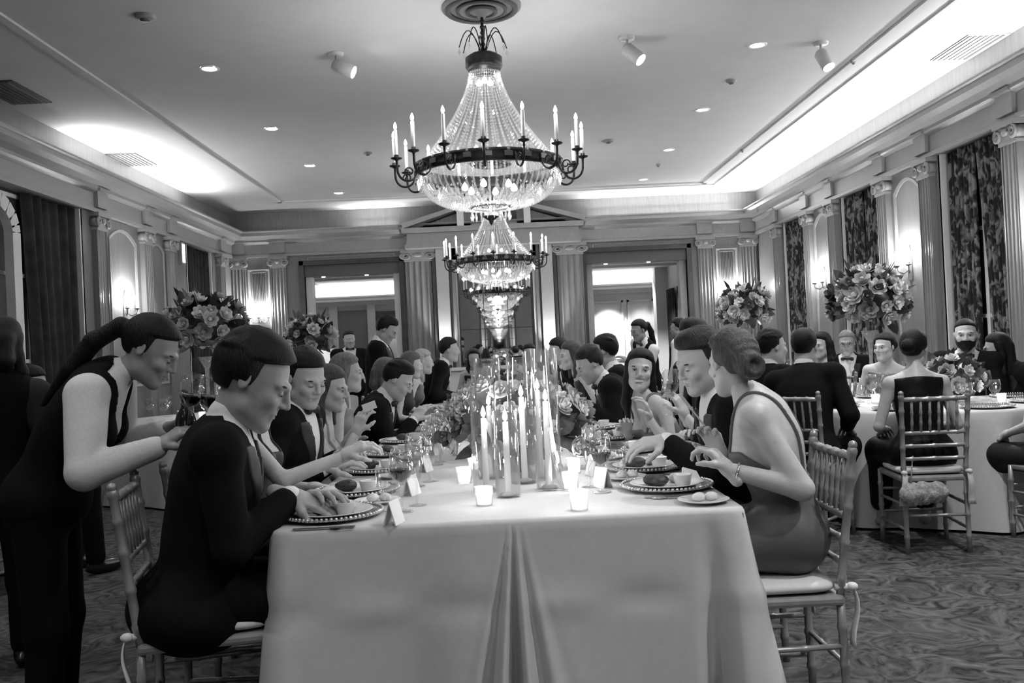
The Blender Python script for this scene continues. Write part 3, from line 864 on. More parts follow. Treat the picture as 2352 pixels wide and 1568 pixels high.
def wall_mirror(loc, rz, label):
    mir = empty('wall_mirror', loc, rz, label, 'mirror')
    xs = (-.66, -.22, .22, .66); zs = (0, .65, 1.30, 1.92)
    for i in range(3):
        for j in range(3):
            MB().box((xs[i]+.006, -.03, zs[j]+.006), (xs[i+1]-.006, -.012, zs[j+1]-.006)).build('pane', M_MIRROR, mir)
    MB().box((-.70, -.012, -.04), (.70, 0, 1.96)).build('backing_board', M_DARK, mir)
    for sg in (-1, 1): MB().box((sg*.69-.03, -.06, -.04), (sg*.69+.03, 0, 1.98)).build('frame_side', M_DARK, mir, .006)
    for z in (-.05, 1.95): MB().box((-.72, -.06, z-.03), (.72, 0, z+.03)).build('frame_rail', M_DARK, mir, .006)
wall_mirror((-.04, YB-.02, 1.02), 0, 'tall panelled mirror between the fluted pilasters on the back wall')
wall_mirror((-.04, YR+.001, 1.02), math.pi, 'second tall mirror on the wall facing the first')
man = empty('mantelpiece', (-.04, YB-.125, 0), 0, 'pale mantelpiece below the tall mirror', 'mantel')
MB().box((-.92, -.26, .93), (.92, 0, .99)).build('shelf', M_WHITE, man, .008)
for sg in (-1, 1): MB().box((sg*.78-.12, -.20, 0), (sg*.78+.12, 0, .93)).build('pier', M_WHITE, man, .006)
MB().box((-.66, -.16, .74), (.66, 0, .93)).build('frieze', M_WHITE, man)
for sg in (-1, 1):
    u = empty('uplight_strip', (sg*.95-.03, YB-.17, 1.02), 0, 'small uplight at the foot of the pale strip %s the mirror' % ('left of' if sg < 0 else 'right of'), 'uplight')
    MB().lathe([(.0, 0), (.045, 0), (.05, .07), (.035, .07)], 12, (0, -.06, 0)).build('can', M_BRONZE, u)
    MB().lathe([(.0, .066), (.034, .066)], 12, (0, -.06, 0)).build('lens', mat_emit('uplight_lens', 30), u)
    ld = bpy.data.lights.new('uplight_beam', 'SPOT'); ld.energy = 110; ld.spot_size = 1.2; ld.spot_blend = .8; ld.shadow_soft_size = .03
    lo_ = bpy.data.objects.new('uplight_beam', ld); COL.objects.link(lo_); lo_.parent = u; lo_.location = (0, -.11, .09); lo_.rotation_euler = (math.pi-.1, 0, 0)

# --- windows and curtains
def mat_curtain():
    m = mat('curtain_damask', .06, .8, spec=.2); nt = m.node_tree; b = nt.nodes['Principled BSDF']
    tc = nt.nodes.new('ShaderNodeTexCoord'); mp = nt.nodes.new('ShaderNodeMapping'); mp.inputs['Scale'].default_value = (1, 1, .55)
    nt.links.new(tc.outputs['Object'], mp.inputs[0])
    n = nt.nodes.new('ShaderNodeTexNoise'); n.inputs['Scale'].default_value = 11; n.inputs['Detail'].default_value = 3; n.inputs['Distortion'].default_value = 1.2
    nt.links.new(mp.outputs[0], n.inputs['Vector'])
    cr = nt.nodes.new('ShaderNodeValToRGB'); e = cr.color_ramp.elements
    e[0].position = .47; e[0].color = (.025, .025, .025, 1); e[1].position = .60; e[1].color = (.27, .27, .27, 1)
    nt.links.new(n.outputs['Fac'], cr.inputs[0]); nt.links.new(cr.outputs[0], b.inputs['Base Color'])
    return m
M_CURT = mat_curtain(); M_CURT_D = mat('curtain_dark', .035, .8, spec=.2, var=.4, vscale=6)
def drape(name, label, sx, y0, y1, ybot0, ybot1, m, group, z0=.03, z1=WT-.01, nf=7, ph=0.0):
    mb = MB()
    def fn(u, v):
        z = z0+(z1-z0)*v; k = v**1.6
        a = ybot0+(y0-ybot0)*k; b = ybot1+(y1-ybot1)*k
        y = a+(b-a)*u; am = .035+.012*math.sin(u*9+ph)
        return (sx*(XW+.075+am*math.sin(u*nf*2*math.pi+ph+.5*math.sin(v*3+ph))), y, z)
    mb.grid(fn, nf*10, 10); o = mb.build(name, m, None, solid=.006)
    tag(o, label, 'curtain', group); return o
def window(idx, sx, y0, y1):
    o = empty('window_%d' % idx, (sx*(XW+.15), (y0+y1)/2, 0)); o['kind'] = 'structure'
    w = (y1-y0)/2
    MB().box((-.01, -w, .5), (.01, w, WT)).build('window_pane', mat('night_glass', .05, .08, spec=.8), o)
    for yy in (-w, 0, w): MB().box((-.03-(.0), yy-.03, .45), (.03, yy+.03, WT)).build('window_frame', M_WHITE, o)
    for z in (.5, 1.4, 2.3, 3.12): MB().box((-.025, -w, z-.02), (.025, w, z+.02)).build('glazing_bar', M_WHITE, o)
    for sg in (-1, 1): MB().box((min(0, -sx*.15), sg*w-.03, 0), (max(0, -sx*.15), sg*w+.03, WT)).build('window_casing', M_WHITE, o)
    MB().box((-.03, -w, .0), (.03, w, .5)).build('window_apron', M_WALL, o)
names_r = ['', 'behind the bearded man', 'behind the largest bouquet', 'nearest the bright back corner']
for i, (a, b) in enumerate(WIN_R):
    window(i+1, 1, a, b); c = (a+b)/2
    if i == 0: continue
    op = .20 if i == 1 else .02
    drape('curtain', 'patterned damask curtain, nearer half of the pair %s' % names_r[i], 1, a+.02, c-.01, a+.02, c-op*1.2, M_CURT, 'damask curtains', ph=i*1.3)
    drape('curtain', 'patterned damask curtain, farther half of the pair %s' % names_r[i], 1, c+.01, b-.02, c+op*.3, b-.02, M_CURT, 'damask curtains', ph=i*1.3+2)
for i, (a, b) in enumerate(WIN_L): window(i+5, -1, a, b)
drape('curtain', 'plain dark curtain gathered in the shadowed opening behind the bending waitress', -1, 9.55, 10.72, 9.75, 10.72, M_CURT_D, None, nf=6)
drape('curtain', 'plain dark curtain on the side wall nearest the back-left corner', -1, 14.38, 15.58, 14.38, 15.58, M_CURT_D, None, nf=8)
# pale arched casing inside the left opening
mb = MB(); pts = [(9.25, 0), (9.25, 2.7)] + [(9.25-.55*(1-math.cos(t)), 2.7+.35*math.sin(t)) for t in np.linspace(.2, 1.57, 6)]
for i in range(len(pts)-1):
    (y0, z0), (y1, z1) = pts[i], pts[i+1]; d = Vector((0, y1-y0, z1-z0)).normalized(); n_ = Vector((0, d.z, -d.y))*.075
    a, b = Vector((-XW-.06, y0, z0)), Vector((-XW-.06, y1, z1)); e_ = Vector((.09, 0, 0))
    vs_ = [a-n_, a+n_, b+n_, b-n_]; vs_ += [p+e_ for p in vs_]
    mb.add(vs_, [(0,1,2,3),(4,5,6,7),(0,1,5,4),(1,2,6,5),(2,3,7,6),(3,0,4,7)])
struct('trim_5', mb, M_WHITE, fix=True)
# lit panel lamp high on the left wall
sg_ = empty('wall_lamp_box', (-XW, 14.05, 2.82), 0, 'small lit rectangular lamp box high on the shadowed side wall', 'lamp')
MB().box((0, -.07, 0), (.06, .07, .34)).build('housing', M_TRIM, sg_, .006)
MB().box((.055, -.052, .03), (.068, .052, .31)).build('diffuser', mat_emit('lamp_box_glow', 2.2), sg_)

# --- room beyond the openings
YN = YB+.3; HB = 3.04; XR = 4.05
M_BEY = mat('beyond_wall_paint', .74, .6, var=.03, vscale=5)
wbey = struct('wall_beyond', MB().box((-7, YF, 0), (XR+.15, YF+.15, HB+.1)), M_BEY)
struct('wall_beyond_left', MB().box((-7.1, YN, 0), (-7, YF, HB+.1)), M_BEY); struct('wall_beyond_right', MB().box((XR, YN, 0), (XR+.15, YF, HB+.1)), M_BEY)
struct('ceiling_beyond', MB().box((-7, YN, HB), (XR+.1, YF, HB+.12)), mat('ceiling_beyond', .78, .9))
struct('trim_6', MB().box((-7, YF-.10, 2.52), (XR, YF, 2.62)).box((-7, YF-.30, 2.62), (XR, YF, 2.70)).box((-7, YF-.32, 2.70), (XR, YF-.28, 2.74)), M_WHITE)
struct('trim_7', MB().box((-7, 20.4, HB-.05), (XR, 20.55, HB)).box((1.9, YN, HB-.05), (2.05, YF-.4, HB)).box((-4.4, YN, HB-.05), (-4.25, YF-.4, HB)), M_WHITE)
for x0, x1 in ((-6.6, -5.2), (2.1, 3.10), (3.2, 3.85)):
    for lo, hi in (((x0, YF-.03, .9), (x1, YF, .95)), ((x0, YF-.03, 2.3), (x1, YF, 2.35)), ((x0, YF-.03, .9), (x0+.05, YF, 2.35)), ((x1-.05, YF-.03, .9), (x1, YF, 2.35))): MB().box(lo, hi).build('panel_molding', M_WHITE, wbey)
MB().box((-3.95, YF-.05, 0), (-3.22, YF-.02, 2.40)).build('grey_panel', mat('beyond_grey', .20, .6), wbey)
MB().box((-3.22, YF-.09, 0), (-3.02, YF, 2.52)).build('white_pier', M_WHITE, wbey); MB().box((-4.15, YF-.09, 0), (-3.95, YF, 2.52)).build('white_pier', M_WHITE, wbey)
MB().box((-3.02, YF-.05, 0), (-2.20, YF-.02, 2.35)).build('dark_panel', mat('beyond_dark', .10, .6), wbey)
MB().box((XR-.30, 21.5, 0), (XR, 21.9, HB)).build('white_pier', M_BEY, wbey)
for k, yy in enumerate((19.1, 20.4)):
    drape_o = MB().grid(lambda u, v: (XR-.09+.03*math.sin(u*40), yy+u*.8, .03+2.45*v), 48, 4).build('curtain', M_CURT_D, None, solid=.006)
    tag(drape_o, 'dark curtain in the bright room beyond the opening, %s one' % ('nearer' if k == 0 else 'farther'), 'curtain', 'curtains in the room beyond')
def spot(name, parent, loc, energy, size, blend=.5, rot=(0, 0, 0), soft=.05):
    ld = bpy.data.lights.new(name, 'SPOT'); ld.energy = energy; ld.spot_size = size; ld.spot_blend = blend; ld.shadow_soft_size = soft
    o = bpy.data.objects.new(name, ld); COL.objects.link(o); o.parent = parent; o.location = loc; o.rotation_euler = rot
    return o
bl = ['grazing the bright panelled wall', 'beside the corner pier', 'over the dark panel', 'over the far wall end', 'over the middle of its right half', 'over the middle of its left half']
for i, (xx, yy, e) in enumerate(((2.72, YF-.62, 360), (3.55, YF-.62, 110), (-2.35, YF-.62, 420), (-4.9, YF-.7, 260), (2.9, 19.0, 420), (-2.9, 19.0, 420))):
    d = empty('recessed_downlight', (xx, yy, HB), 0, 'recessed ceiling downlight in the room beyond, %s' % bl[i], 'downlight', 'downlights in the room beyond')
    MB().lathe([(.05, -.002), (.08, -.006), (.08, 0)], 16).build('ring', M_WHITE, d)
    MB().lathe([(0, -.004), (.05, -.004)], 16).build('lens', mat_emit('beyond_lens', 12), d)
    spot('beam', d, (0, 0, -.03), e, 2.2 if i > 3 else 1.25, .35)
# ---------------------------------------------------------------- lamps
def point(name, parent, loc, energy, soft=.03):
    ld = bpy.data.lights.new(name, 'POINT'); ld.energy = energy; ld.shadow_soft_size = soft
    o = bpy.data.objects.new(name, ld); COL.objects.link(o); o.parent = parent; o.location = loc
    return o
M_CRYSTAL = mat_glass('cut_crystal', .97, .05, .15)
M_CANDLE = mat('candle_wax', .85, .5, spec=.3, var=.02)
M_FLAME = mat_emit('bulb_flame', CHANDELIER_FLAME)
FLAME = MB().lathe([(0, 0), (.010, .006), (.0135, .018), (.010, .034), (.004, .048), (0, .055)], 10).mesh('flame'); FLAME.materials.append(M_FLAME)
def octa(mb, c, rx, rz):
    x, y, z = c
    mb.add([(x, y, z-rz), (x+rx, y, z), (x, y+rx, z), (x-rx, y, z), (x, y-rx, z), (x, y, z+rz)],
           [(0,2,1),(0,3,2),(0,4,3),(0,1,4),(5,1,2),(5,2,3),(5,3,4),(5,4,1)])
def strand_mesh(name, path, n, rx=.010, rz=.013):
    mb = MB()
    for i in range(n):
        t = i/(n-1)*(len(path)-1); k = min(int(t), len(path)-2); f = t-k
        a, b = path[k], path[k+1]; octa(mb, (a[0]+(b[0]-a[0])*f, 0, a[1]+(b[1]-a[1])*f), rx*(.8+.5*t/len(path)), rz)
    me = mb.mesh(name); me.materials.append(M_CRYSTAL); return me
def chandelier(x, y, label, proto=None):
    root = empty('chandelier', (x, y, HL), 0, label, 'chandelier', 'crystal chandeliers over the long table')
    M = M_BRONZE
    Z = lambda z: z-HL
    # ceiling rose and rod
    MB().lathe([(.31, 0), (.31, -.02), (.27, -.035), (.24, -.018), (.20, -.018), (.17, -.045), (.12, -.03), (.09, -.05), (.05, -.06), (.03, -.09), (0, -.09)], 40).build('ceiling_rose', mat('rose_plaster', .20, .6), root)
    for r0, r1, zz in ((.245, .285, -.030), (.175, .200, -.034), (.095, .125, -.045)): MB().lathe([(r0, zz), (r0, zz-.012), (r1, zz-.012), (r1, zz)], 40).build('rose_shade_ring', mat('rose_groove_shade', .05, .6), root)  # dark-coloured rings added as the shade in the rose's grooves
    MB().tube([(0, 0, -.07), (0, 0, Z(3.55))], .012, 8).build('rod', M, root)
    rings = MB()
    for i in range(7): rings.ball((0, 0, Z(3.86)+-.045*i), (.020, .020, .018), 8, 6)
    rings.build('chain_link', M, root)
    # crown with sprays of drops
    MB().lathe([(.0, Z(3.60)), (.10, Z(3.60)), (.145, Z(3.57)), (.145, Z(3.50)), (.115, Z(3.46)), (.105, Z(3.50)), (0, Z(3.52))], 28).build('crown', M, root)
    drop_small = MB(); octa(drop_small, (0, 0, 0), .013, .028); drop_small = drop_small.mesh('drop'); drop_small.materials.append(M_CRYSTAL)
    for k in range(8):
        a = 2*math.pi*k/8+.2; ca, sa = math.cos(a), math.sin(a)
        pts = []
        for i in range(9):
            t = i/8; r = .02+.17*t; z = 3.62+.20*math.sin(t*math.pi*.85)-.06*t
            pts.append((r*ca, r*sa, Z(z)))
        s_ = MB().tube(pts, .0045, 5).build('spray_arm', M, root)
        d = link('drop', drop_small, s_); d.location = (pts[-1][0], pts[-1][1], pts[-1][2]-.035)
    # tent of bead strings from the crown to the ring
    path = []
    for i in range(13):
        t = i/12; r = .115+(.535-.115)*(t**1.55); z = 3.47+(2.74-3.47)*t; path.append((r, Z(z)))
    me = strand_mesh('bead_string', path, 32, .0105, .014)
    for k in range(44):
        o = link('bead_string', me, root); o.rotation_euler = (0, 0, 2*math.pi*k/44)
    # ring
    MB().lathe([(.535, Z(2.665)), (.555, Z(2.655)), (.575, Z(2.67)), (.565, Z(2.69)), (.570, Z(2.725)), (.580, Z(2.745)), (.555, Z(2.755)), (.535, Z(2.745)), (.535, Z(2.665))], 56).build('ring', M, root)
    orn = MB().box((-.03, -.006, -.018), (.03, .006, .018)).ball((0, 0, .028), (.014, .010, .014), 6, 4).mesh('ring_ornament'); orn.materials.append(mat('bronze_gilt', .22, .35, metal=.7))
    for k in range(24):
        o = link('ring_ornament', orn, root); a = 2*math.pi*k/24; o.location = (.578*math.cos(a), .578*math.sin(a), Z(2.705)); o.rotation_euler = (0, 0, a+math.pi/2)
    # curled arms with candle lamps
    pts = []
    for i in range(15):
        t = i/14; ang = math.pi*1.02*(1-t); pts.append((.655+.078*math.cos(ang)*1.0, 0, -.02-.085*math.sin(ang)+.0*t))
    pts = [(.56, 0, .02)] + pts + [(.735, 0, .05)]
    amb = MB().tube(pts, .0095, 6)
    sc_ = [(.640+.035*(1-.6*i/12)*math.cos(i*.55), 0, -.035+.035*(1-.6*i/12)*math.sin(i*.55)) for i in range(13)]
    amb.tube(sc_, .006, 5); amb = amb.mesh('arm'); amb.materials.append(M)
    pan = MB().lathe([(.0, .042), (.012, .045), (.016, .05), (.040, .058), (.044, .066), (.018, .064), (.018, .088), (0, .088)], 14, (.735, 0, 0)).mesh('drip_pan'); pan.materials.append(M)
    can = MB().lathe([(.0135, .08), (.0135, .275), (.006, .282), (0, .282)], 10, (.735, 0, 0)).mesh('candle_tube'); can.materials.append(M_CANDLE)
    for k in range(16):
        a = math.radians(-92+22.5*k); o = link('arm', amb, root); o.location = (0, 0, Z(2.70)); o.rotation_euler = (0, 0, a)
        link('drip_pan', pan, o); link('candle_tube', can, o); f = link('flame', FLAME, o); f.location = (.735, 0, .282)
        if k % 2 == 0: point('candle_glow', o, (.735, 0, .33), 3.6, .03)
    # basket of strings below the ring, and its fringe of prisms
    path = []
    for i in range(13):
        t = i/12; path.append((.535-.02*t+(.14-.515)*(t**2.1), Z(2.655+(2.405-2.655)*math.sin(t*math.pi/2)**.95)))
    me = strand_mesh('basket_string', path, 26, .012, .016)
    for k in range(56):
        o = link('basket_string', me, root); o.rotation_euler = (0, 0, 2*math.pi*k/56)
    pr = MB(); octa(pr, (0, 0, -.012), .011, .012); octa(pr, (0, 0, -.062), .013, .038); pr = pr.mesh('prism'); pr.materials.append(M_CRYSTAL)
    for k in range(60):
        a = 2*math.pi*(k+.5)/60; o = link('prism', pr, root); o.location = (.555*math.cos(a), .555*math.sin(a), Z(2.655)); o.rotation_euler = (0, 0, a)
    for k in range(40):
        a = 2*math.pi*k/40; o = link('prism', pr, root); o.location = (.40*math.cos(a), .40*math.sin(a), Z(2.555)); o.rotation_euler = (0, 0, a)
    MB().lathe([(.14, Z(2.40)), (.155, Z(2.395)), (.155, Z(2.42)), (.14, Z(2.42)), (.14, Z(2.40))], 24).build('lower_ring', M, root)
    for k in range(18):
        a = 2*math.pi*k/18; o = link('prism', pr, root); o.location = (.15*math.cos(a), .15*math.sin(a), Z(2.395)); o.rotation_euler = (0, 0, a)
    MB().lathe([(0, Z(2.26)), (.012, Z(2.28)), (.02, Z(2.30)), (.06, Z(2.325)), (.062, Z(2.335)), (.015, Z(2.345)), (.012, Z(2.42)), (0, Z(2.42))], 14).build('finial', M, root)
    for k in range(6):      # lamps inside the basket and the tent
        a = 2*math.pi*k/6+.3; o = link('inner_bulb', FLAME, root); o.location = (.20*math.cos(a), .20*math.sin(a), Z(2.53)); o.scale = (1.9, 1.9, 1.2)
    for k in range(3):
        a = 2*math.pi*k/3+.5; o = link('inner_bulb', FLAME, root); o.location = (.05*math.cos(a), .05*math.sin(a), Z(3.36)); o.scale = (1.8, 1.8, 1)
    for k in range(2):
        o = link('inner_bulb', FLAME, root); o.location = (.09*(k*2-1), 0, Z(2.84)); o.scale = (1.8, 1.8, 1)
    point('basket_glow', root, (0, 0, Z(2.50)), 14, .12)
    return root
ch1 = chandelier(-.02, 7.10, 'large crystal chandelier hanging nearest, over the middle of the long table')
ch3 = copy_tree(ch1, None, 'crystal chandelier above the near end of the table, out of the picture', (0, 1.1, HL))
ch2 = copy_tree(ch1, None, 'farther crystal chandelier hanging in front of the mirror on the back wall', (0, 13.1, HL))
for c_ in ch2.children:      # it hangs on a longer rod
    if c_.name.startswith(('ceiling_rose', 'rose_shade_ring')): continue
    if c_.name.startswith('rod'): c_.scale = (1, 1, 1.43)
    else: c_.location = (c_.location.x, c_.location.y, c_.location.z-.15)

# recessed downlights in two rows
DLR = [8.33, 10.6, 12.75, 15.0, 6.1, 3.9, 1.7, -.5]
nth = ['first', 'second', 'third', 'fourth']
RIM = MB().lathe([(.062, -.001), (.068, -.008), (.085, -.008), (.09, 0)], 24).mesh('trim_ring'); RIM.materials.append(M_WHITE)
LENS_R = MB().lathe([(0, -.003), (.064, -.003)], 24).mesh('lens'); LENS_R.materials.append(mat_emit('downlight_lens', 22))
q_ = .072; LENS_S = MB().prism([(math.copysign(abs(math.cos(t))**.45, math.cos(t))*q_, math.copysign(abs(math.sin(t))**.45, math.sin(t))*q_) for t in np.linspace(0, 2*math.pi, 28)[:-1]], -.006, -.002).mesh('lens'); LENS_S.materials.append(mat_emit('downlight_lens', 22))
for sg in (-1, 1):
    for i, yy in enumerate(DLR):
        if i > 5 and sg == 2: continue
        vis = i < 4
        lab = ('%s recessed ceiling downlight of the %s row, counted from the camera' % (nth[i], 'round-lens right-hand' if sg > 0 else 'square-lens left-hand')) if vis else 'recessed ceiling downlight overhead, out of the picture'
        d = empty('recessed_downlight', (sg*2.50+(.0 if sg > 0 else -.03), yy, HL), 0, lab, 'downlight', 'ceiling downlights' if vis else 'downlights over the near end')
        link('trim_ring', RIM, d); link('lens', LENS_R if sg > 0 else LENS_S, d)
        spot('beam', d, (0, 0, -.05), DOWNLIGHT_W*((1.6 if sg > 0 else .28)*(1.4 if yy < 5 else 1.0)*(1.6 if (sg < 0 and yy < 5) else 1.0)), 2.1, .7, soft=.06)

# ceiling spotlights on short arms
def ceiling_spot(px, py, D, dirv, label):
    p = at(px, py, D); p.z = HL
    r = empty('ceiling_spotlight', p, 0, label, 'spotlight', 'ceiling spotlights')
    m = mat('spot_can', .50, .45, var=.04)
    MB().lathe([(0, -.022), (.065, -.022), (.07, 0)], 20).build('canopy', m, r)
    d = Vector(dirv).normalized(); j = Vector((0, 0, -.11)); a = j-d*.03; b = j+d*.17
    MB().tube([(0, 0, -.02), (0, 0, -.08), tuple(j)], [.012, .012, .014], 8).build('arm', m, r)
    up = d.cross(Vector((0, 0, 1))).normalized(); M = Matrix((up, d.cross(up), d)).transposed().to_4x4(); M.translation = a
    MB().lathe([(0, 0), (.045, 0), (.060, .02), (.060, .20), (.055, .20), (.052, .18)], 22, M=M).build('can', m, r)
    MB().lathe([(0, .185), (.054, .185)], 22, M=M).build('lens', mat_emit('spot_lens', 20), r)
    s_ = spot('beam', r, tuple(a+d*.23), 45, .9, .4, soft=.05); s_.rotation_euler = (-d).to_track_quat('Z', 'Y').to_euler()
ceiling_spot(1440, 88, 7.97, (.62, -.40, -.70), 'ceiling spotlight right beside the chandelier rod, aimed down to the side')
ceiling_spot(1885, 100, 8.34, (.22, -.45, -.85), 'ceiling spotlight nearest the bright window wall, aimed down')
ceiling_spot(772, 128, 8.07, (.90, -.12, -.42), 'ceiling spotlight on the darker side of the chandelier, seen edge-on')

# small ceiling fittings
for px, py, r_, lab in ((1680, 184, .055, 'round smoke detector between two right-hand downlights'), (1397, 322, .075, 'wide round ceiling speaker beside the chandelier candles'), (1512, 377, .035, 'small sprinkler head near the far right-hand downlights'),
                        (333, 36, .08, 'round grey ceiling speaker high over the shadowed corner'), (845, 350, .06, 'faint round detector left of the chandelier'), (1705, 343, .03, 'tiny sprinkler head beside the ceiling molding'), (1960, 138, .03, 'tiny sprinkler head past the window-side spotlight')):
    D = 8.0
    for _ in range(20):
        z = at(px, py, D).z; D *= (HL-CAM_Z)/(z-CAM_Z)
    p = at(px, py, D)
    o = empty('ceiling_detector', (p.x, p.y, HL), 0, lab, 'detector')
    MB().lathe([(r_, 0), (r_, -.012), (r_*.85, -.025), (r_*.5, -.03)], 20).build('base', mat('detector_grey', .28, .6), o)
    MB().lathe([(r_*.5, -.028), (r_*.45, -.042), (0, -.045)], 16).build('sensor', mat('detector_dark', .12, .5), o)
def vent(px, py, w, l, lab, c):
    D = 8.0
    for _ in range(20): D *= (HL-CAM_Z)/(at(px, py, D).z-CAM_Z)
    p = at(px, py, D); o = empty('ceiling_vent', (p.x, p.y, HL), 0, lab, 'vent', 'ceiling vents')
    MB().box((-w/2, -l/2, -.010), (w/2, l/2, 0)).build('backing', mat('vent_%d' % int(c*100), c, .7), o)
    n = 7
    for k in range(n): MB().box((-w/2+.02+k*(w-.04)/n, -l/2+.02, -.018), (-w/2+.02+(k+.45)*(w-.04)/n, l/2-.02, -.008)).build('slat', mat('vent_slat', c*1.6, .6), o)
vent(300, 366, .40, .75, 'dark slatted ceiling vent before the bright patch on the shadowed side', .07)
vent(28, 212, .40, .75, 'dark slatted ceiling vent at the far-left edge of the picture', .05)
vent(2225, 108, .40, .75, 'grey slatted ceiling vent above the window wall', .32)

# cove strips on the cornice ledge, thrown up and into the room
def cove(p0, p1, inw, lab, wpm, z=HC, e=8.0):
    p0, p1, n = Vector(p0), Vector(p1), Vector(inw); d = p1-p0; L = d.length; c = (p0+p1)/2
    r = empty('cove_light', (c.x, c.y, z+.001), 0, lab, 'cove light', 'cove lights on the cornice')
    a = n*.10; b = n*.16; h = d/2
    vs_ = [-h+a, h+a, h+b, -h+b]; vs_ += [v+Vector((0, 0, .02)) for v in vs_]
    MB().add(vs_, [(0,3,2,1),(4,5,6,7),(0,1,5,4),(1,2,6,5),(2,3,7,6),(3,0,4,7)]).build('tube', mat_emit('cove_tube', e), r, fix=True)
    ld = bpy.data.lights.new('cove_throw', 'AREA'); ld.shape = 'RECTANGLE'; ld.size = L; ld.size_y = .05; ld.energy = wpm*L
    o = bpy.data.objects.new('cove_throw', ld); COL.objects.link(o); o.parent = r; o.location = tuple(n*.18+Vector((0, 0, .03)))
    zax = -(n*.62+Vector((0, 0, .78))).normalized(); xax = d.normalized(); yax = zax.cross(xax)
    o.rotation_euler = Matrix((xax, yax, zax)).transposed().to_euler()
cove((XW, 6.0, 0), (XW, 16.3, 0), (-1, 0, 0), 'cove strip hidden on the cornice of the window wall', COVE_WPM)
cove((-XW, 10.3, 0), (-XW, 14.2, 0), (1, 0, 0), 'cove strip hidden on the cornice of the shadowed wall', COVE_WPM)
cove((-2.6, YB, 0), (-1.75, YB, 0), (0, -1, 0), 'short cove strip beside the broken pediment', COVE_WPM*.8)
cove((1.75, YB, 0), (4.4, YB, 0), (0, -1, 0), 'cove strip hidden on the back cornice right of the pediment', COVE_WPM)
cove((-5.2, YF-.05, 0), (-2.3, YF-.05, 0), (0, -1, 0), 'cove strip on the far cornice of the room beyond the left-hand opening', COVE_WPM*.5, 2.70, 3.0)
cove((2.0, YF-.05, 0), (3.9, YF-.05, 0), (0, -1, 0), 'cove strip on the far cornice of the room beyond the right-hand opening', COVE_WPM*.5, 2.70, 3.0)

# candle sconces
def sconce(loc, rz, label, top=True):
    r = empty('wall_sconce', loc, rz, label, 'sconce', 'candle wall sconces')
    mm = mat('sconce_metal', .30, .35, metal=.6)
    MB().prism([(-.05, -.16), (.05, -.16), (.06, 0), (.03, .20), (0, .26), (-.03, .20), (-.06, 0)], .0, .018, 'y').build('backplate', mm, r, .004)
    for k, (xx, yy) in enumerate(((-.16, .10), (0, .16), (.16, .10))):
        pts = [(0, .015, -.03), (xx*.5, yy*.55, -.075), (xx*.95, yy*.95, -.05), (xx, yy, .0)]
        a = MB().tube(pts, .008, 6).build('arm', mm, r)
        MB().lathe([(0, 0), (.012, 0), (.032, .012), (.034, .018), (.013, .018), (.013, .03)], 12, (xx, yy, 0)).build('drip_pan', mm, a)
        MB().lathe([(.0125, .02), (.0125, .13), (0, .134)], 10, (xx, yy, 0)).build('candle_tube', M_CANDLE, a)
        f = link('flame', FL_S, a); f.location = (xx, yy, .134)
        for j in range(4):
            t = 2*math.pi*j/4; mb = MB(); octa(mb, (xx+.032*math.cos(t), yy+.032*math.sin(t), -.02), .008, .024); mb.build('drop', M_CRYSTAL, a)
        point('glow', a, (xx, yy+.02, .17), 12.0, .025)
    mb = MB(); octa(mb, (0, .10, -.15), .03, .06); mb.build('pendant_drop', M_CRYSTAL, r)
FL_S = MB().lathe([(0, 0), (.011, .006), (.015, .020), (.011, .040), (.004, .056), (0, .064)], 10).mesh('flame'); FL_S.materials.append(mat_emit('sconce_flame', SCONCE_FLAME))
SZ = 2.03
sconce((XW-.0, 10.58, SZ), RZR, 'three-candle sconce behind the large bouquet on the window wall')
sconce((XW-.0, 13.38, SZ), RZR, 'three-candle sconce between the two far window curtains')
sconce((XW-.0, 7.75, SZ), RZR, 'three-candle sconce near the picture edge on the window wall')
sconce((-XW, 11.9, SZ), RZL, 'three-candle sconce above the bending waitress')
sconce((-4.35, YB, SZ+.02), RZB, 'three-candle sconce on the shadowed end of the back wall')
sconce((4.26, YB, SZ+.02), RZB, 'three-candle sconce on the bright end of the back wall above the round bouquet')
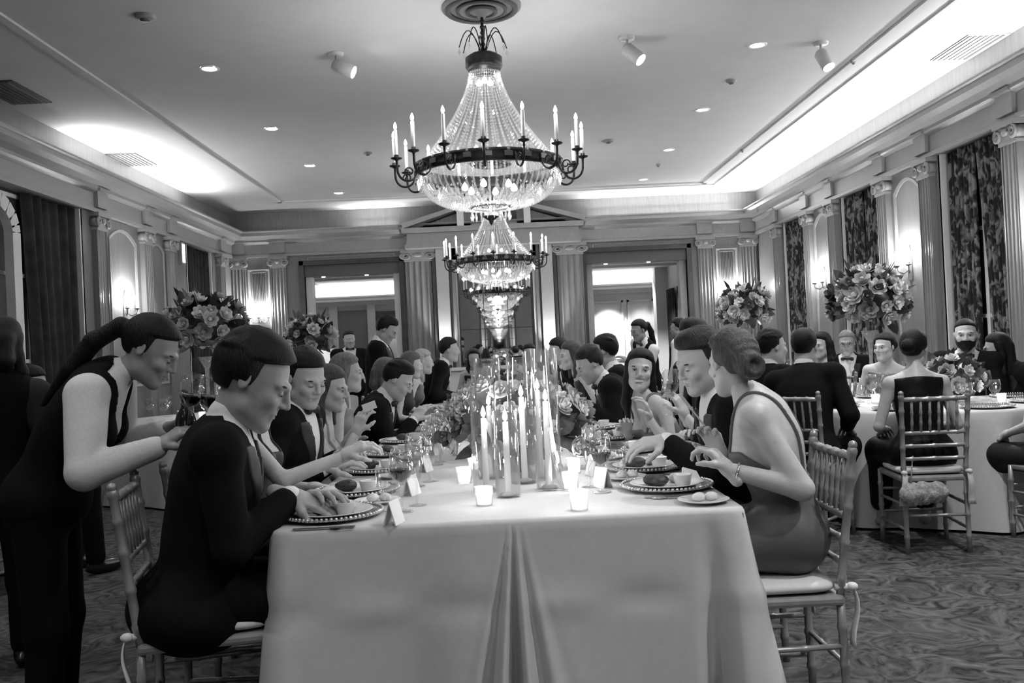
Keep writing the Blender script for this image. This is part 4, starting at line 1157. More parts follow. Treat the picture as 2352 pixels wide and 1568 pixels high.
# ---------------------------------------------------------------- tables and cloths
M_CLOTH = mat('table_linen', .56, .8, spec=.2, var=.03, vscale=30, bump=.10, bscale=14, sheen=.1)
M_WOOD = mat('table_plywood', .3, .6, var=.2, vscale=12)
TZ = .762
TX, TY0, TY1 = .755, 2.86, 11.3
lt = empty('banquet_table', (0, (TY0+TY1)/2, 0), 0, 'long banquet table running away from the camera under a pale cloth', 'table')
MB().box((-TX+.01, -(TY1-TY0)/2+.01, .715), (TX-.01, (TY1-TY0)/2-.01, .745)).build('tabletop', M_WOOD, lt)
for sx in (-.40, .40):
    for k in range(5):
        yy = -(TY1-TY0)/2+.55+k*((TY1-TY0)-1.1)/4; MB().tube([(sx, yy, 0), (sx, yy, .72)], .018, 8).build('leg', M_METAL, lt)
def long_cloth():
    per = []; r = .05
    def seg(a, b, n, nx, ny):
        for i in range(n): t = i/n; per.append((a[0]+(b[0]-a[0])*t, a[1]+(b[1]-a[1])*t, nx, ny))
    def corner(cx, cy, a0):
        for i in range(9):
            a = math.radians(a0+90*i/9); per.append((cx+r*math.cos(a), cy+r*math.sin(a), math.cos(a), math.sin(a)))
    seg((-TX+r, TY0), (TX-r, TY0), 190, 0, -1); corner(TX-r, TY0+r, -90)
    seg((TX, TY0+r), (TX, TY1-r), 110, 1, 0); corner(TX-r, TY1-r, 0)
    seg((TX-r, TY1), (-TX+r, TY1), 30, 0, 1); corner(-TX+r, TY1-r, 90)
    seg((-TX, TY1-r), (-TX, TY0+r), 110, -1, 0); corner(-TX+r, TY0+r, 180)
    rows = [(.0, -.02), (.0, 0)]; NV = 26
    def off(x, y, nx, ny, v):
        o = .012+.035*v
        if ny < -.5:
            w = (.16+.84*v); d = x-.015+.02*v
            o += v**.8*.080*(-math.cos(2*math.pi*d/(.118*w)))*math.exp(-(d/(.135*w))**2) + .030*v*math.exp(-(d/(.22*w))**2)
            o += -.105*v**.9*math.exp(-((x-.635)/.034)**2)
            o += -.035*v*math.exp(-((x+.24+.10*v)/.08)**2) + .024*v*math.sin(x*9+1.2)*(1-math.exp(-(d/.3)**2))
            o += .012*math.exp(-((v-.82)/.05)**2)*math.sin(x*5+.6) + .009*math.exp(-((v-.34)/.05)**2)*math.sin(x*11)
        k = math.exp(-((TX-abs(x))**2+(y-TY0)**2)/.0055)
        o += k*v*(.115 if x > 0 else .045)
        if abs(nx) > .5:
            far = min(1, max(0, (y-TY0-.12)/.25)); o += far*(-.25*min(1, v*2.6)*(1 if v < .6 else 1)) + .012*v*math.sin(y*14)*far
        return o
    V = []; F = []; n = len(per)
    for (x, y, nx, ny) in per: V.append((x-nx*.02, y-ny*.02, TZ))
    for (x, y, nx, ny) in per: V.append((x-nx*.004, y-ny*.004, TZ-.003))
    for j in range(NV+1):
        v = j/NV
        for (x, y, nx, ny) in per:
            o = off(x, y, nx, ny, v); V.append((x+nx*(o-.010), y+ny*(o-.010), TZ-.014-(TZ-.03)*v+.0))
    for j in range(NV+2):
        for i in range(n):
            i2 = (i+1) % n; F.append((j*n+i, (j+1)*n+i, (j+1)*n+i2, j*n+i2))
    F.append(tuple(range(n)))
    mb = MB(); mb.add(V, F, True); mb.sm[-1] = False
    o = mb.build('tablecloth', M_CLOTH, None, fix=True); tag(o, 'pale floor-length cloth draped over the long banquet table', 'tablecloth'); return o
long_cloth()
def round_table(x, y, R, label, ph=0.0):
    t = empty('round_table', (x, y, 0), 0, 'round banquet table %s' % label, 'table', 'round guest tables')
    MB().lathe([(0, .715), (R-.01, .715), (R-.01, .745), (0, .745)], 40).build('tabletop', M_WOOD, t)
    MB().tube([(0, 0, .03), (0, 0, .72)], .05, 10).build('pedestal', M_METAL, t); MB().lathe([(0, 0), (.35, 0), (.35, .02), (.06, .04)], 20).build('foot', M_METAL, t)
    mb = MB(); prof = [(0.001, TZ), (R*.6, TZ), (R-.02, TZ), (R-.003, TZ-.003), (R+.004, TZ-.016)] + [(R+.01+.05*v, TZ-.016-(TZ-.035)*v) for v in np.linspace(.06, 1, 12)]
    mb.lathe(prof, 120, smooth=True, wob=lambda a, z: 1+max(0, (TZ-.016-z)/TZ)*(.075*math.cos(8*a+ph)+.035*math.cos(13*a+ph*2)))
    c = mb.build('tablecloth', M_CLOTH, None, fix=True); c.location = (x, y, 0)
    tag(c, 'floor-length pale cloth over the round table %s' % label, 'tablecloth', 'round tablecloths')
RT = [(3.10, 6.62, .91, 'by the window wall with the bearded guest', .4), (3.45, 9.05, .85, 'under the largest bouquet', 1.2), (3.45, 12.5, .85, 'under the round bouquet near the back wall', 2.0),
      (-2.95, 9.1, .85, 'under the tall bouquet behind the waitress', .8), (-2.7, 13.0, .85, 'under the far bouquet by the shadowed wall', 1.7), (-3.95, 6.4, .85, 'at the dark picture edge', .3)]
for a in RT: round_table(*a)

# ---------------------------------------------------------------- chairs with turned bamboo rings
M_CHAIR = mat('chair_gilt', .34, .34, metal=.35, spec=.5, var=.12, vscale=25)
M_CUSH = mat('chair_cushion', .70, .8, var=.03, bump=.15, bscale=18)
def ringed(path, r, n, nodes):
    """turned stick with raised rings"""
    pts, rs = [], []; a, b = Vector(path[0]), Vector(path[1])
    L = (b-a).length
    pts.append(a); rs.append(r)
    for t in nodes:
        for dt, k in ((-.013, 1), (-.006, 1.22), (.006, 1.22), (.013, 1)):
            pts.append(a+(b-a)*(t+dt/L)); rs.append(r*k)
    pts.append(b); rs.append(r*.95)
    return MB().tube(pts, rs, n)
def make_chair():
    r = empty('chiavari_chair', (0, 0, 0)); r.name = 'banquet_chair'
    def P(nm, mb): return mb.build(nm, M_CHAIR, r)
    for sg in (-1, 1):
        pb = ringed(((-.215, sg*.172, 0), (-.205, sg*.172, .44)), .0145, 8, (.22, .5, .78)); pb2 = ringed(((-.205, sg*.172, .44), (-.265, sg*.185, .925)), .0145, 8, (.12, .36, .60, .80, .97))
        b = len(pb.v); pb.v += pb2.v; pb.f += [tuple(i+b for i in f) for f in pb2.f]; pb.sm += pb2.sm; pb.ball((-.266, sg*.185, .932), .016, 8, 5); P('back_post', pb)
        P('front_leg', ringed(((.185, sg*.190, 0), (.185, sg*.190, .44)), .0145, 8, (.2, .5, .8)))
        for z in (.14, .28): P('side_stretcher', ringed(((-.21, sg*.175, z), (.185, sg*.19, z)), .0095, 6, (.33, .66)))
    P('top_rail', ringed(((-.262, -.185, .895), (-.262, .185, .895)), .0135, 8, (.2, .4, .6, .8)))
    for z, x in ((.700, -.238), (.625, -.229), (.550, -.220)): P('back_rail', ringed(((x, -.18, z), (x, .18, z)), .0115, 6, (.15, .5, .85)))
    for k in range(6): P('spindle', ringed(((-.239, -.125+k*.05, .70), (-.261, -.125+k*.05, .895)), .0080, 6, (.3, .6)))
    for z in (.18, .32): P('front_stretcher', ringed(((.185, -.19, z), (.185, .19, z)), .0095, 6, (.33, .66)))
    P('rear_stretcher', ringed(((-.212, -.172, .22), (-.212, .172, .22)), .0095, 6, (.33, .66)))
    MB().box((-.215, -.195, .415), (.205, .195, .45)).build('seat_frame', M_CHAIR, r, .012)
    cu = SDF_cushion(); cu = link('cushion', cu, r)
    for sg in (-1, 1):
        mb = MB()
        def fn(u, v, sg=sg):
            z = .472-.19*u**1.1; return (-.245-.012*math.sin(u*5), sg*(.178+.014*u)+(v-.5)*(.026+.018*u), z)
        mb.grid(fn, 8, 2); mb.tube([(-.19, sg*.172, .472), (-.245, sg*.178, .472)], .010, 6); o = mb.build('cushion_tie', M_CUSH, cu, solid=.004)
        MB().ball((-.243, sg*.180, .474), (.020, .020, .014), 8, 5).build('tie_knot', M_CUSH, cu)
    return r
def SDF_cushion():
    mb = MB()
    def fn(u, v):
        a = 2*math.pi*u; t = (v-.5)*math.pi
        sx = math.copysign(abs(math.cos(a))**.35, math.cos(a)); sy = math.copysign(abs(math.sin(a))**.35, math.sin(a)); c = max(0, math.cos(t))**.35
        return (-.005+.205*sx*c*.98, .195*sy*c*.98, .474+.024*math.copysign(abs(math.sin(t))**.8, math.sin(t)))
    mb.grid(fn, 36, 10); me = mb.mesh('cushion'); me.materials.append(M_CUSH); return me
CH0 = make_chair(); CH_USED = [False]
def chair(x, y, face, label, group='gilt banquet chairs'):
    rz = math.radians(face)
    if not CH_USED[0]:
        CH_USED[0] = True; o = CH0; o.location = (x, y, 0); o.rotation_euler = (0, 0, rz)
    else: o = copy_tree(CH0, None, None, (x, y, 0), rz)
    return tag(o, label, 'chair', group)

# ---------------------------------------------------------------- tableware
M_GLASS = mat_glass('drinking_glass', .96, .02); M_WINE = mat('red_wine', .006, .08, spec=.6); M_CHINA = mat('white_china', .78, .18, spec=.5, var=.015)
M_SILVER = mat('silver', .75, .18, metal=1.0, var=.05); M_CARD = mat('card_stock', .82, .7); M_WAX = mat('candle_wax', .85, .5)
M_TFL = mat_emit('table_flame', TABLE_FLAME)
def mesh_of(mb, name, m, fix=False):
    me = mb.mesh(name)
    if fix:
        bm = bmesh.new(); bm.from_mesh(me); bmesh.ops.recalc_face_normals(bm, faces=bm.faces); bm.to_mesh(me); bm.free()
    me.materials.append(m); return me
G_WINE = mesh_of(MB().lathe([(0, 0), (.036, .001), (.034, .004), (.006, .010), (.0042, .03), (.0042, .085), (.010, .095), (.032, .115), (.041, .145), (.039, .18), (.032, .215), (.031, .215), (.038, .18), (.039, .145), (.030, .118), (.006, .100), (0, .099)], 20), 'wine_glass', M_GLASS)
G_WINE_FILL = mesh_of(MB().lathe([(0, .101), (.006, .102), (.0295, .119), (.0375, .140), (.0375, .143), (0, .143)], 18), 'wine', M_WINE)
G_WHITE_FILL = mesh_of(MB().lathe([(0, .101), (.006, .102), (.0295, .119), (.0375, .140), (.0375, .147), (0, .147)], 18), 'wine', mat_glass('pale_wine', .8, .02))
G_WATER = mesh_of(MB().lathe([(0, 0), (.034, .001), (.030, .005), (.007, .012), (.006, .045), (.020, .060), (.038, .085), (.040, .12), (.036, .155), (.035, .155), (.038, .12), (.035, .087), (.005, .064), (0, .064)], 20), 'water_goblet', M_GLASS)
G_FLUTE = mesh_of(MB().lathe([(0, 0), (.032, .001), (.005, .008), (.004, .08), (.018, .10), (.025, .15), (.023, .225), (.022, .225), (.023, .15), (.014, .10), (0, .095)], 18), 'champagne_flute', M_GLASS)
CH_ = MB().lathe([(0, .004), (.10, .004), (.13, .008), (.158, .015), (.166, .017), (.160, .010), (.11, 0), (0, 0)], 44)
CHARGER = mesh_of(CH_, 'charger', mat('charger_silver', .55, .22, metal=.8))
bd = MB()
for k in range(66):
    a = 2*math.pi*k/66; bd.ball((.164*math.cos(a), .164*math.sin(a), .017), .0068, 6, 4)
BEADS = mesh_of(bd, 'beaded_rim', mat('charger_bead', .65, .2, metal=.8))
PLATE = mesh_of(MB().lathe([(0, .003), (.085, .003), (.10, .009), (.132, .017), (.134, .019), (.13, .020), (.10, .012), (.082, .0075), (0, .0075)], 40), 'dinner_plate', M_CHINA)
BREAD = mesh_of(MB().lathe([(0, .003), (.055, .003), (.065, .007), (.084, .013), (.085, .015), (.082, .0155), (.062, .010), (.05, .0065), (0, .0065)], 32), 'bread_plate', M_CHINA)
RAMEKIN = mesh_of(MB().lathe([(0, 0), (.026, 0), (.034, .04), (.035, .042), (.031, .042), (.025, .008), (0, .008)], 24), 'ramekin', M_CHINA)
def spoonish(kind):
    mb = MB()
    if kind == 'knife': mb.box((-.007, 0, 0), (.007, .10, .004)); mb.prism([(-.008, .10), (.009, .10), (.010, .17), (.004, .205), (-.008, .20)], .0008, .003)
    elif kind == 'fork':
        mb.box((-.005, 0, 0), (.005, .12, .003)); mb.box((-.011, .12, 0), (.011, .15, .003))
        for k in range(4): mb.box((-.011+k*.0063, .15, 0), (-.008+k*.0063, .195, .003))
    else: mb.box((-.005, 0, 0), (.005, .13, .003)); mb.ball((0, .155, .003), (.017, .028, .004), 10, 6)
    return mesh_of(mb, kind, M_SILVER)
CUT = {k: spoonish(k) for k in ('knife', 'fork', 'spoon')}
CARD = mesh_of(MB().prism([(-.022, 0), (-.018, 0), (.0, .068), (.018, 0), (.022, 0), (.001, .074), (-.001, .074)], -.04, .04, 'y'), 'place_card', M_CARD, True)
VOT = mesh_of(MB().lathe([(0, .0), (.028, 0), (.033, .065), (.0315, .065), (.0265, .004), (0, .004)], 20), 'glass_cup', mat_glass('votive_glass', .95, .1, .12))
VOT_W = mesh_of(MB().lathe([(0, .005), (.025, .005), (.027, .032), (0, .032)], 16), 'tealight_wax', mat('glowing_wax', .85, .5, emit=1.1))
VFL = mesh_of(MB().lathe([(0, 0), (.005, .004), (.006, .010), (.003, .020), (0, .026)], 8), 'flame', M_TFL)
ZT = TZ+.0005
def one(name, me, loc, label, cat, group=None, rz=0.0, parts=(), sc=None):
    o = link(name, me); o.location = loc; o.rotation_euler = (0, 0, rz); tag(o, label, cat, group)
    if sc: o.scale = (sc, sc, sc)
    for nm, m2, l2 in parts:
        c = link(nm, m2, o); c.location = l2
    return o
def votive(x, y, label, z=ZT, e=.55):
    o = one('votive_candle', VOT, (x, y, z), label, 'candle', 'tealights in glass cups', parts=(('tealight_wax', VOT_W, (0, 0, 0)), ('flame', VFL, (0, 0, .033))))
    point('glow', o, (0, 0, .085), e, .02)
def cylinder_candle(x, y, h, r, hc, label, z=ZT):
    root = empty('candle_cylinder', (x, y, z), 0, label, 'candle', 'taper candles in glass cylinders')
    MB().lathe([(0, 0), (r, 0), (r, h), (r-.003, h), (r-.003, .006), (0, .006)], 28).build('glass_cylinder', M_GLASS, root)
    MB().lathe([(0, .006), (.03, .006), (.03, .012), (.014, .02), (.0125, .02), (.0105, hc), (0, hc+.004)], 14).build('taper', M_WAX, root)
    f = link('flame', VFL, root); f.location = (0, 0, hc+.004); f.scale = (1.5, 1.5, 1.7)
    point('glow', root, (0, 0, hc+.05), .9, .02)

# ---------------------------------------------------------------- flowers
def bloom_mesh(name, m, layers=((3, .30, .86), (5, .55, .80), (6, .80, .64), (7, 1.0, .42)), seed=0):
    rg = random.Random(seed); mb = MB()
    mb.ball((0, 0, .25), (.30, .30, .28), 8, 5)
    for n, rad, hgt in layers:
        o = rg.random()*6
        for k in range(n):
            a = o+2*math.pi*k/n+rg.uniform(-.1, .1); wd = 1.25*math.pi/n
            def fn(u, v, a=a, wd=wd, rad=rad, hgt=hgt):
                t = (u-.5)*2; th = a+t*wd*(.35+.65*math.sin(v*2.4+.35)); r = rad*(.18+.82*math.sin(v*1.45))*(1-.10*t*t)
                return (r*math.cos(th), r*math.sin(th), -.12+v*hgt*(1-.22*t*t)+(.02 if v > .9 else 0))
            mb.grid(fn, 4, 3)
    me = mb.mesh(name); me.materials.append(m); return me
M_PETW = mat('petal_white', .78, .6, spec=.2, var=.06, vscale=4); M_PETL = mat('petal_light', .55, .6, spec=.2, var=.10, vscale=4); M_PETD = mat('petal_dark', .10, .6, spec=.2, var=.2, vscale=4)
BLOOMS = [bloom_mesh('bloom', M_PETW, seed=1), bloom_mesh('bloom', M_PETL, seed=2), bloom_mesh('bloom', M_PETW, ((4, .4, .85), (6, .7, .72), (8, 1.0, .5)), 3), bloom_mesh('bloom', M_PETD, ((4, .5, .8), (6, 1.0, .55)), 4)]
def leaf_mesh(m):
    def fn(u, v):
        w = math.sin(math.pi*min(1, v*1.0+.02))**.8*.26; t = (u-.5)*2
        return (t*w, -.10*t*t*w*2+.10*math.sin(v*2.6), v)
    me = MB().grid(lambda u, v: (lambda p: (p[0], p[1], p[2]))(fn(u, v)), 2, 5).mesh('leaf'); me.materials.append(m); return me
M_LEAF = mat('leaf_dark', .045, .45, spec=.4, var=.3, vscale=5); LEAF = leaf_mesh(M_LEAF); LEAF2 = leaf_mesh(mat('leaf_mid', .11, .5, spec=.4, var=.3, vscale=5))
def orient(o, d, roll=0.0):
    o.rotation_mode = 'QUATERNION'; o.rotation_quaternion = Vector(d).normalized().to_track_quat('Z', 'Y') @ Matrix.Rotation(roll, 3, 'Z').to_quaternion()
def bouquet(root, c, rad, n_bloom, n_leaf, bsize, seed, low=-.35, dark=.15, spikes=0, lsize=1.0):
    rg = random.Random(seed); g = math.pi*(3-math.sqrt(5))
    for k in range(n_bloom):
        z = 1-(1-low)*(k+.5)/n_bloom; r = math.sqrt(max(0, 1-z*z)); a = k*g+seed
        d = Vector((r*math.cos(a), r*math.sin(a), z)); d += Vector((rg.uniform(-.15, .15), rg.uniform(-.15, .15), rg.uniform(-.1, .1))); d.normalize()
        R_ = rg.uniform(.78, 1.0)
        me = BLOOMS[3] if rg.random() < dark else rg.choice(BLOOMS[:3])
        o = link('bloom', me, root); o.location = Vector(c)+Vector((d.x*rad[0], d.y*rad[1], d.z*rad[2]))*R_; s_ = bsize*rg.uniform(.7, 1.2); o.scale = (s_, s_, s_); orient(o, d, rg.random()*6)
    for k in range(n_leaf):
        z = rg.uniform(low-.15, 1); a = rg.random()*6.28; r = math.sqrt(max(0, 1-z*z)); d = Vector((r*math.cos(a), r*math.sin(a), z))
        o = link('leaf', LEAF if rg.random() < .7 else LEAF2, root); o.location = Vector(c)+Vector((d.x*rad[0], d.y*rad[1], d.z*rad[2]))*.62
        s_ = min(rad)*rg.uniform(.45, .75)*lsize; o.scale = (s_*.9, s_*.9, s_); orient(o, d+Vector((rg.uniform(-.5, .5), rg.uniform(-.5, .5), rg.uniform(-.3, .5))), rg.random()*6)
    for k in range(spikes):
        a = 2*math.pi*k/spikes+rg.random(); d = Vector((math.cos(a)*.6, math.sin(a)*.6, rg.uniform(.5, 1.1)))
        o = link('leaf', LEAF, root); o.location = Vector(c)+Vector((d.x*rad[0], d.y*rad[1], d.z*rad[2]))*.7; s_ = rad[0]*.6; o.scale = (s_*.55, s_*.55, s_); orient(o, d, rg.random()*6)
    core = MB().ball(c, (rad[0]*.62, rad[1]*.62, rad[2]*.62), 12, 8).build('moss_core', M_LEAF, root)
def tall_bouquet(x, y, zc, rad, label, seed, n=30, z=ZT):
    r = empty('tall_bouquet', (x, y, z), 0, label, 'bouquet', 'tall bouquets on the round tables')
    h = zc-rad*.8-z
    MB().lathe([(0, 0), (.085, 0), (.08, .012), (.022, .03), (.016, h*.5), (.022, h*.8), (.085, h), (.08, h), (.018, h*.8), (0, h*.78)], 24).build('trumpet_vase', mat_glass('vase_glass', .9, .05, .25), r)
    bouquet(r, (0, 0, zc-z), (rad, rad, rad*.86), n, 60, rad*.235, seed, low=-.6, spikes=9)
    return r
tall_bouquet(3.58, 8.75, 1.60, .37, 'largest tall bouquet of pale blooms before the window curtain', 3, 52)
tall_bouquet(3.42, 12.6, 1.70, .36, 'round tall bouquet below the bright back-wall sconce', 5, 46)
tall_bouquet(-2.92, 9.1, 1.66, .38, 'tall bouquet rising behind the bending waitress', 8, 48)
tall_bouquet(-2.70, 13.0, 1.58, .36, 'tall bouquet standing in front of the shadowed opening', 13, 44)
def low_bouquet(x, y, w, l, h, label, seed, n=16, z=ZT, dark=.15):
    r = empty('low_bouquet', (x, y, z), 0, label, 'bouquet', 'low flower arrangements')
    MB().lathe([(0, 0), (.05, 0), (.045, .02), (.07, .05), (.10, .075), (.09, .07), (0, .04)], 20).build('bowl', mat('bowl_dark', .05, .3), r)
    bouquet(r, (0, 0, .06+h*.32), (w, l, h*.72), n, int(n*.9), .054, seed, low=-.25, dark=dark)
    return r
lb = [(.06, 3.98, .34, .24, .36, 'big low bouquet directly behind the glass cylinders'), (-.02, 4.72, .30, .32, .26, 'second low bouquet along the table centre'), (.02, 5.5, .28, .36, .24, 'third low bouquet along the table centre'), (.0, 6.25, .25, .30, .20, 'fourth low bouquet along the table centre'),
      (.03, 7.05, .25, .32, .22, 'fifth low bouquet along the table centre'), (-.02, 7.9, .25, .32, .22, 'sixth low bouquet along the table centre'), (.0, 8.8, .26, .34, .24, 'seventh low bouquet along the table centre'), (.0, 9.8, .26, .36, .24, 'farthest low bouquet along the table centre')]
for i, (x, y, w, l, h, lab) in enumerate(lb): low_bouquet(x, y, w, l, h, lab, 20+i, 64 if i == 0 else 34, dark=.08)
low_bouquet(3.22, 6.50, .22, .22, .27, 'low bouquet on the round table beside the bearded guest', 40, 18, dark=.35)

# ---------------------------------------------------------------- the long table, laid
# candles among the flowers
for i, (px, py, D, h, hc, r) in enumerate(((1117, 1108, 3.46, .40, .275, .050), (1168, 1132, 3.30, .31, .270, .045), (1262, 1120, 3.42, .53, .330, .050), (1205, 1085, 3.62, .50, .34, .055), (1242, 1070, 3.70, .52, .36, .055), (1128, 1060, 3.80, .50, .30, .055))):
    p = at(px, py, D); wh = ('leftmost short', 'shortest, front', 'tall front right-hand', 'tall middle', 'tall rear right-hand', 'rear left-hand')[i]
    cylinder_candle(p.x, D, h, r, hc, 'lit taper candle in the %s glass cylinder of the centrepiece' % wh)
for i, (y, x) in enumerate(((5.1, -.12), (5.15, .16), (5.9, -.1), (6.65, .14), (7.5, -.1), (8.4, .1), (9.3, -.05))):
    cylinder_candle(x, y, .42, .05, .27, 'lit taper in a glass cylinder farther down the table, %s of those' % ('first', 'second', 'third', 'fourth', 'fifth', 'sixth', 'last')[i])
VT = [(1330, 1150), (1112, 1140), (1066, 1092), (1310, 1105), (1318, 1070), (1046, 1012), (1090, 1062), (1232, 1050), (1335, 1035)]
vn = ['frontmost glass cup, right of the cylinders', 'front glass cup below the left cylinder', 'glass cup at the left of the cylinders', 'glass cup right of the tall front cylinder', 'second glass cup right of the cylinders', 'glass cup farther up by the left-hand glasses', 'glass cup just behind the leftmost cylinder', 'glass cup among the cylinder bases', 'glass cup beside the flowers on the right-hand side']
for (px, py), lab in zip(VT, vn):
    D = 3.4
    for _ in range(12): D *= (CAM_Z-ZT-.03)/max(.05, CAM_Z-at(px, py, D).z)
    p = at(px, py, D); votive(p.x, p.y, 'lit tealight in the %s' % lab)
for i in range(9):
    votive((-.33 if i % 2 else .34)+.05*math.sin(i*3), 4.9+.62*i, 'lit tealight in a glass cup farther up the table, number %s' % ('one two three four five six seven eight nine'.split()[i]))
# place settings
SEAT_R = [3.15, 3.80, 4.45, 5.10, 5.75, 6.40, 7.05, 7.70, 8.35, 9.0, 9.65, 10.3]
SEAT_L = [2.95, 3.52, 4.17, 4.82, 5.47, 6.12, 6.77, 7.42, 8.07, 8.72, 9.4, 10.1]
ordn = 'first second third fourth fifth sixth seventh eighth ninth tenth eleventh twelfth'.split()
rg = random.Random(5)
M_FOOD_D = mat('food_dark', .025, .5, var=.4, vscale=40, bump=.4, bscale=60); M_FOOD_L = mat('food_light', .55, .5, var=.2, vscale=40, bump=.3, bscale=60); M_FOOD_M = mat('food_mid', .22, .5, var=.3, vscale=40, bump=.4, bscale=60)
def blob(c, r, seed, name, m, label, cat, group):
    s_ = SDF(); g = np.random.default_rng(seed)
    for _ in range(6): s_.ell(np.array((0, 0, r[2]*.7))+g.uniform(-.4, .4, 3)*np.array(r)*np.array((1, 1, .3)), np.array(r)*g.uniform(.5, .8, 3), None, .01)
    V, Q = s_.mesh_arrays(.0045, 1); V[:, 2] = np.maximum(V[:, 2], 0)
    o = link(name, np_mesh(name, V, Q), None, m); o.location = c; return tag(o, label, cat, group)
for sg, seats, sidew in ((1, SEAT_R, 'right-hand'), (-1, SEAT_L, 'left-hand')):
    for i, y in enumerate(seats):
        who = '%s %s place of the long table' % (ordn[i], sidew)
        cx = sg*.585; cyy = y+(.17 if (sg > 0 and i == 0) else (.12 if i == 0 else .04)); near = i < 6
        if i < 9:
            one('charger_plate', CHARGER, (cx, cyy, ZT), 'silver charger with beaded rim, %s' % who, 'charger', 'beaded chargers', parts=(('beaded_rim', BEADS, (0, 0, 0)),))
            one('dinner_plate', PLATE, (cx, cyy, ZT+.005), 'white dinner plate on its charger, %s' % who, 'plate', 'dinner plates')
        if i < 7:
            zz = ZT+.0135
            blob((cx-.04, cyy-.01, zz), (.045, .042, .026), 100+i+(50 if sg > 0 else 0), 'roast_meat', M_FOOD_D, 'dark piece of roast on the plate, %s' % who, 'food', 'main courses')
            blob((cx+.045, cyy+.035, zz), (.032, .03, .022), 200+i+(50 if sg > 0 else 0), 'vegetable_mound', M_FOOD_L if i % 2 == 0 else M_FOOD_M, 'pale vegetable mound on the plate, %s' % who, 'food', 'main courses')
            one('ramekin', RAMEKIN, (cx+.055*(1 if i % 2 else .9), cyy-.05, zz), 'small white sauce cup on the plate, %s' % who, 'cup', 'sauce cups')
        gx = sg*.36
        g1 = one('wine_glass', G_WINE, (gx-sg*.02+rg.uniform(-.02, .02), y+.14, ZT), 'stemmed wine glass%s, %s' % (' with dark wine' if i % 2 == 0 else '', who), 'glass', 'wine glasses', parts=(('wine', G_WINE_FILL, (0, 0, 0)),) if i % 2 == 0 else ())
        one('water_goblet', G_WATER, (gx+sg*.05, y+.21+rg.uniform(-.02, .02), ZT), 'stemmed water goblet, %s' % who, 'glass', 'water goblets')
        one('champagne_flute', G_FLUTE, (gx-sg*.045, y+.27+rg.uniform(-.02, .02), ZT), 'champagne flute, %s' % who, 'glass', 'champagne flutes')
        if i < 8:
            one('place_card', CARD, (sg*.36, y+(.265 if (sg > 0 and i == 0) else -.06), ZT), 'folded white place card, %s' % who, 'card', 'place cards', rz=.3*sg+rg.uniform(-.2, .2))
        if 0 < i < 6 or (i == 0 and sg > 0):
            bx, by = (.645, 2.985) if i == 0 else (sg*.47, y-.22)
            one('bread_plate', BREAD, (bx, by, ZT), 'small bread plate, %s' % who, 'plate', 'bread plates')
            for k, (dx, dy) in enumerate(((-.015, 0), (.028, .012))):
                blob((bx+dx, by+dy, ZT+.008), (.022, .02, .016), 300+i*2+k, 'butter_ball', mat('butter', .75, .5), '%s butter ball on the small bread plate, %s' % ('larger' if k == 0 else 'smaller', who), 'butter', 'butter balls')
        if i < 5:
            for k, nm in enumerate(('fork', 'knife', 'spoon')):
                dy = {'fork': .205, 'knife': -.20, 'spoon': -.225}[nm]*sg; yy = cyy+dy if not (i == 0 and sg > 0) else cyy+dy*.98
                one(nm, CUT[nm], (cx+sg*.09, yy, ZT+.001), 'silver %s beside the charger, %s' % (nm, who), 'cutlery', 'silver cutlery', rz=sg*math.pi/2)
# folded napkin cards on the nearest right plate
p = at(1592, 1085, 3.34)
np_ = MB().prism([(-.045, 0), (.045, 0), (.038, .042), (-.02, .058)], -.004, .004, 'y').build('folded_napkin', M_CARD); np_.location = (p.x, 3.37, ZT+.012); np_.rotation_euler = (-.6, .1, .5)
tag(np_, 'small folded white napkin leaning on the plate of the woman with the bare back', 'napkin')
# glasses on the near round table
for k in range(16):
    a = k*.39+.2; rr = .40+.07*math.sin(k*2.3); x, y = 3.10+rr*math.cos(a), 6.62+rr*math.sin(a)
    one('wine_glass' if k % 2 else 'water_goblet', G_WINE if k % 2 else G_WATER, (x, y, ZT), 'stemmed glass on the round table by the window wall', 'glass', 'glasses on the bearded guest\'s table')
for k in range(8):
    a = k*.785+.1; x, y = 3.10+.70*math.cos(a), 6.62+.70*math.sin(a)
    one('charger_plate', CHARGER, (x, y, ZT), 'silver charger on the round table by the window wall', 'charger', 'chargers on the bearded guest\'s table', parts=(('beaded_rim', BEADS, (0, 0, 0)),))
for k, (x, y) in enumerate(((2.85, 6.15), (3.45, 6.25), (2.78, 6.75), (3.5, 6.9))):
    votive(x, y, 'lit tealight by the window wall, %s' % ('nearest the woman in black', 'nearest the woman at the picture edge', 'nearest the two men in black', 'nearest the bearded guest')[k])
for k, (x, y, w) in enumerate(((-2.95, 9.1, 'behind the waitress'), (-2.7, 13.0, 'by the shadowed opening'), (3.45, 9.05, 'under the largest bouquet'), (3.45, 12.5, 'near the bright back wall'))):
    for j in range(8):
        a = j*.785+.3; one('wine_glass', G_WINE, (x+.52*math.cos(a), y+.52*math.sin(a), ZT), 'stemmed glass on the round table %s' % w, 'glass', 'glasses on the table %s' % w)
    for j in range(3):
        a = j*2.1+.7; votive(x+.3*math.cos(a), y+.3*math.sin(a), 'lit tealight, %s of three, table %s' % (('first', 'second', 'third')[j], w))
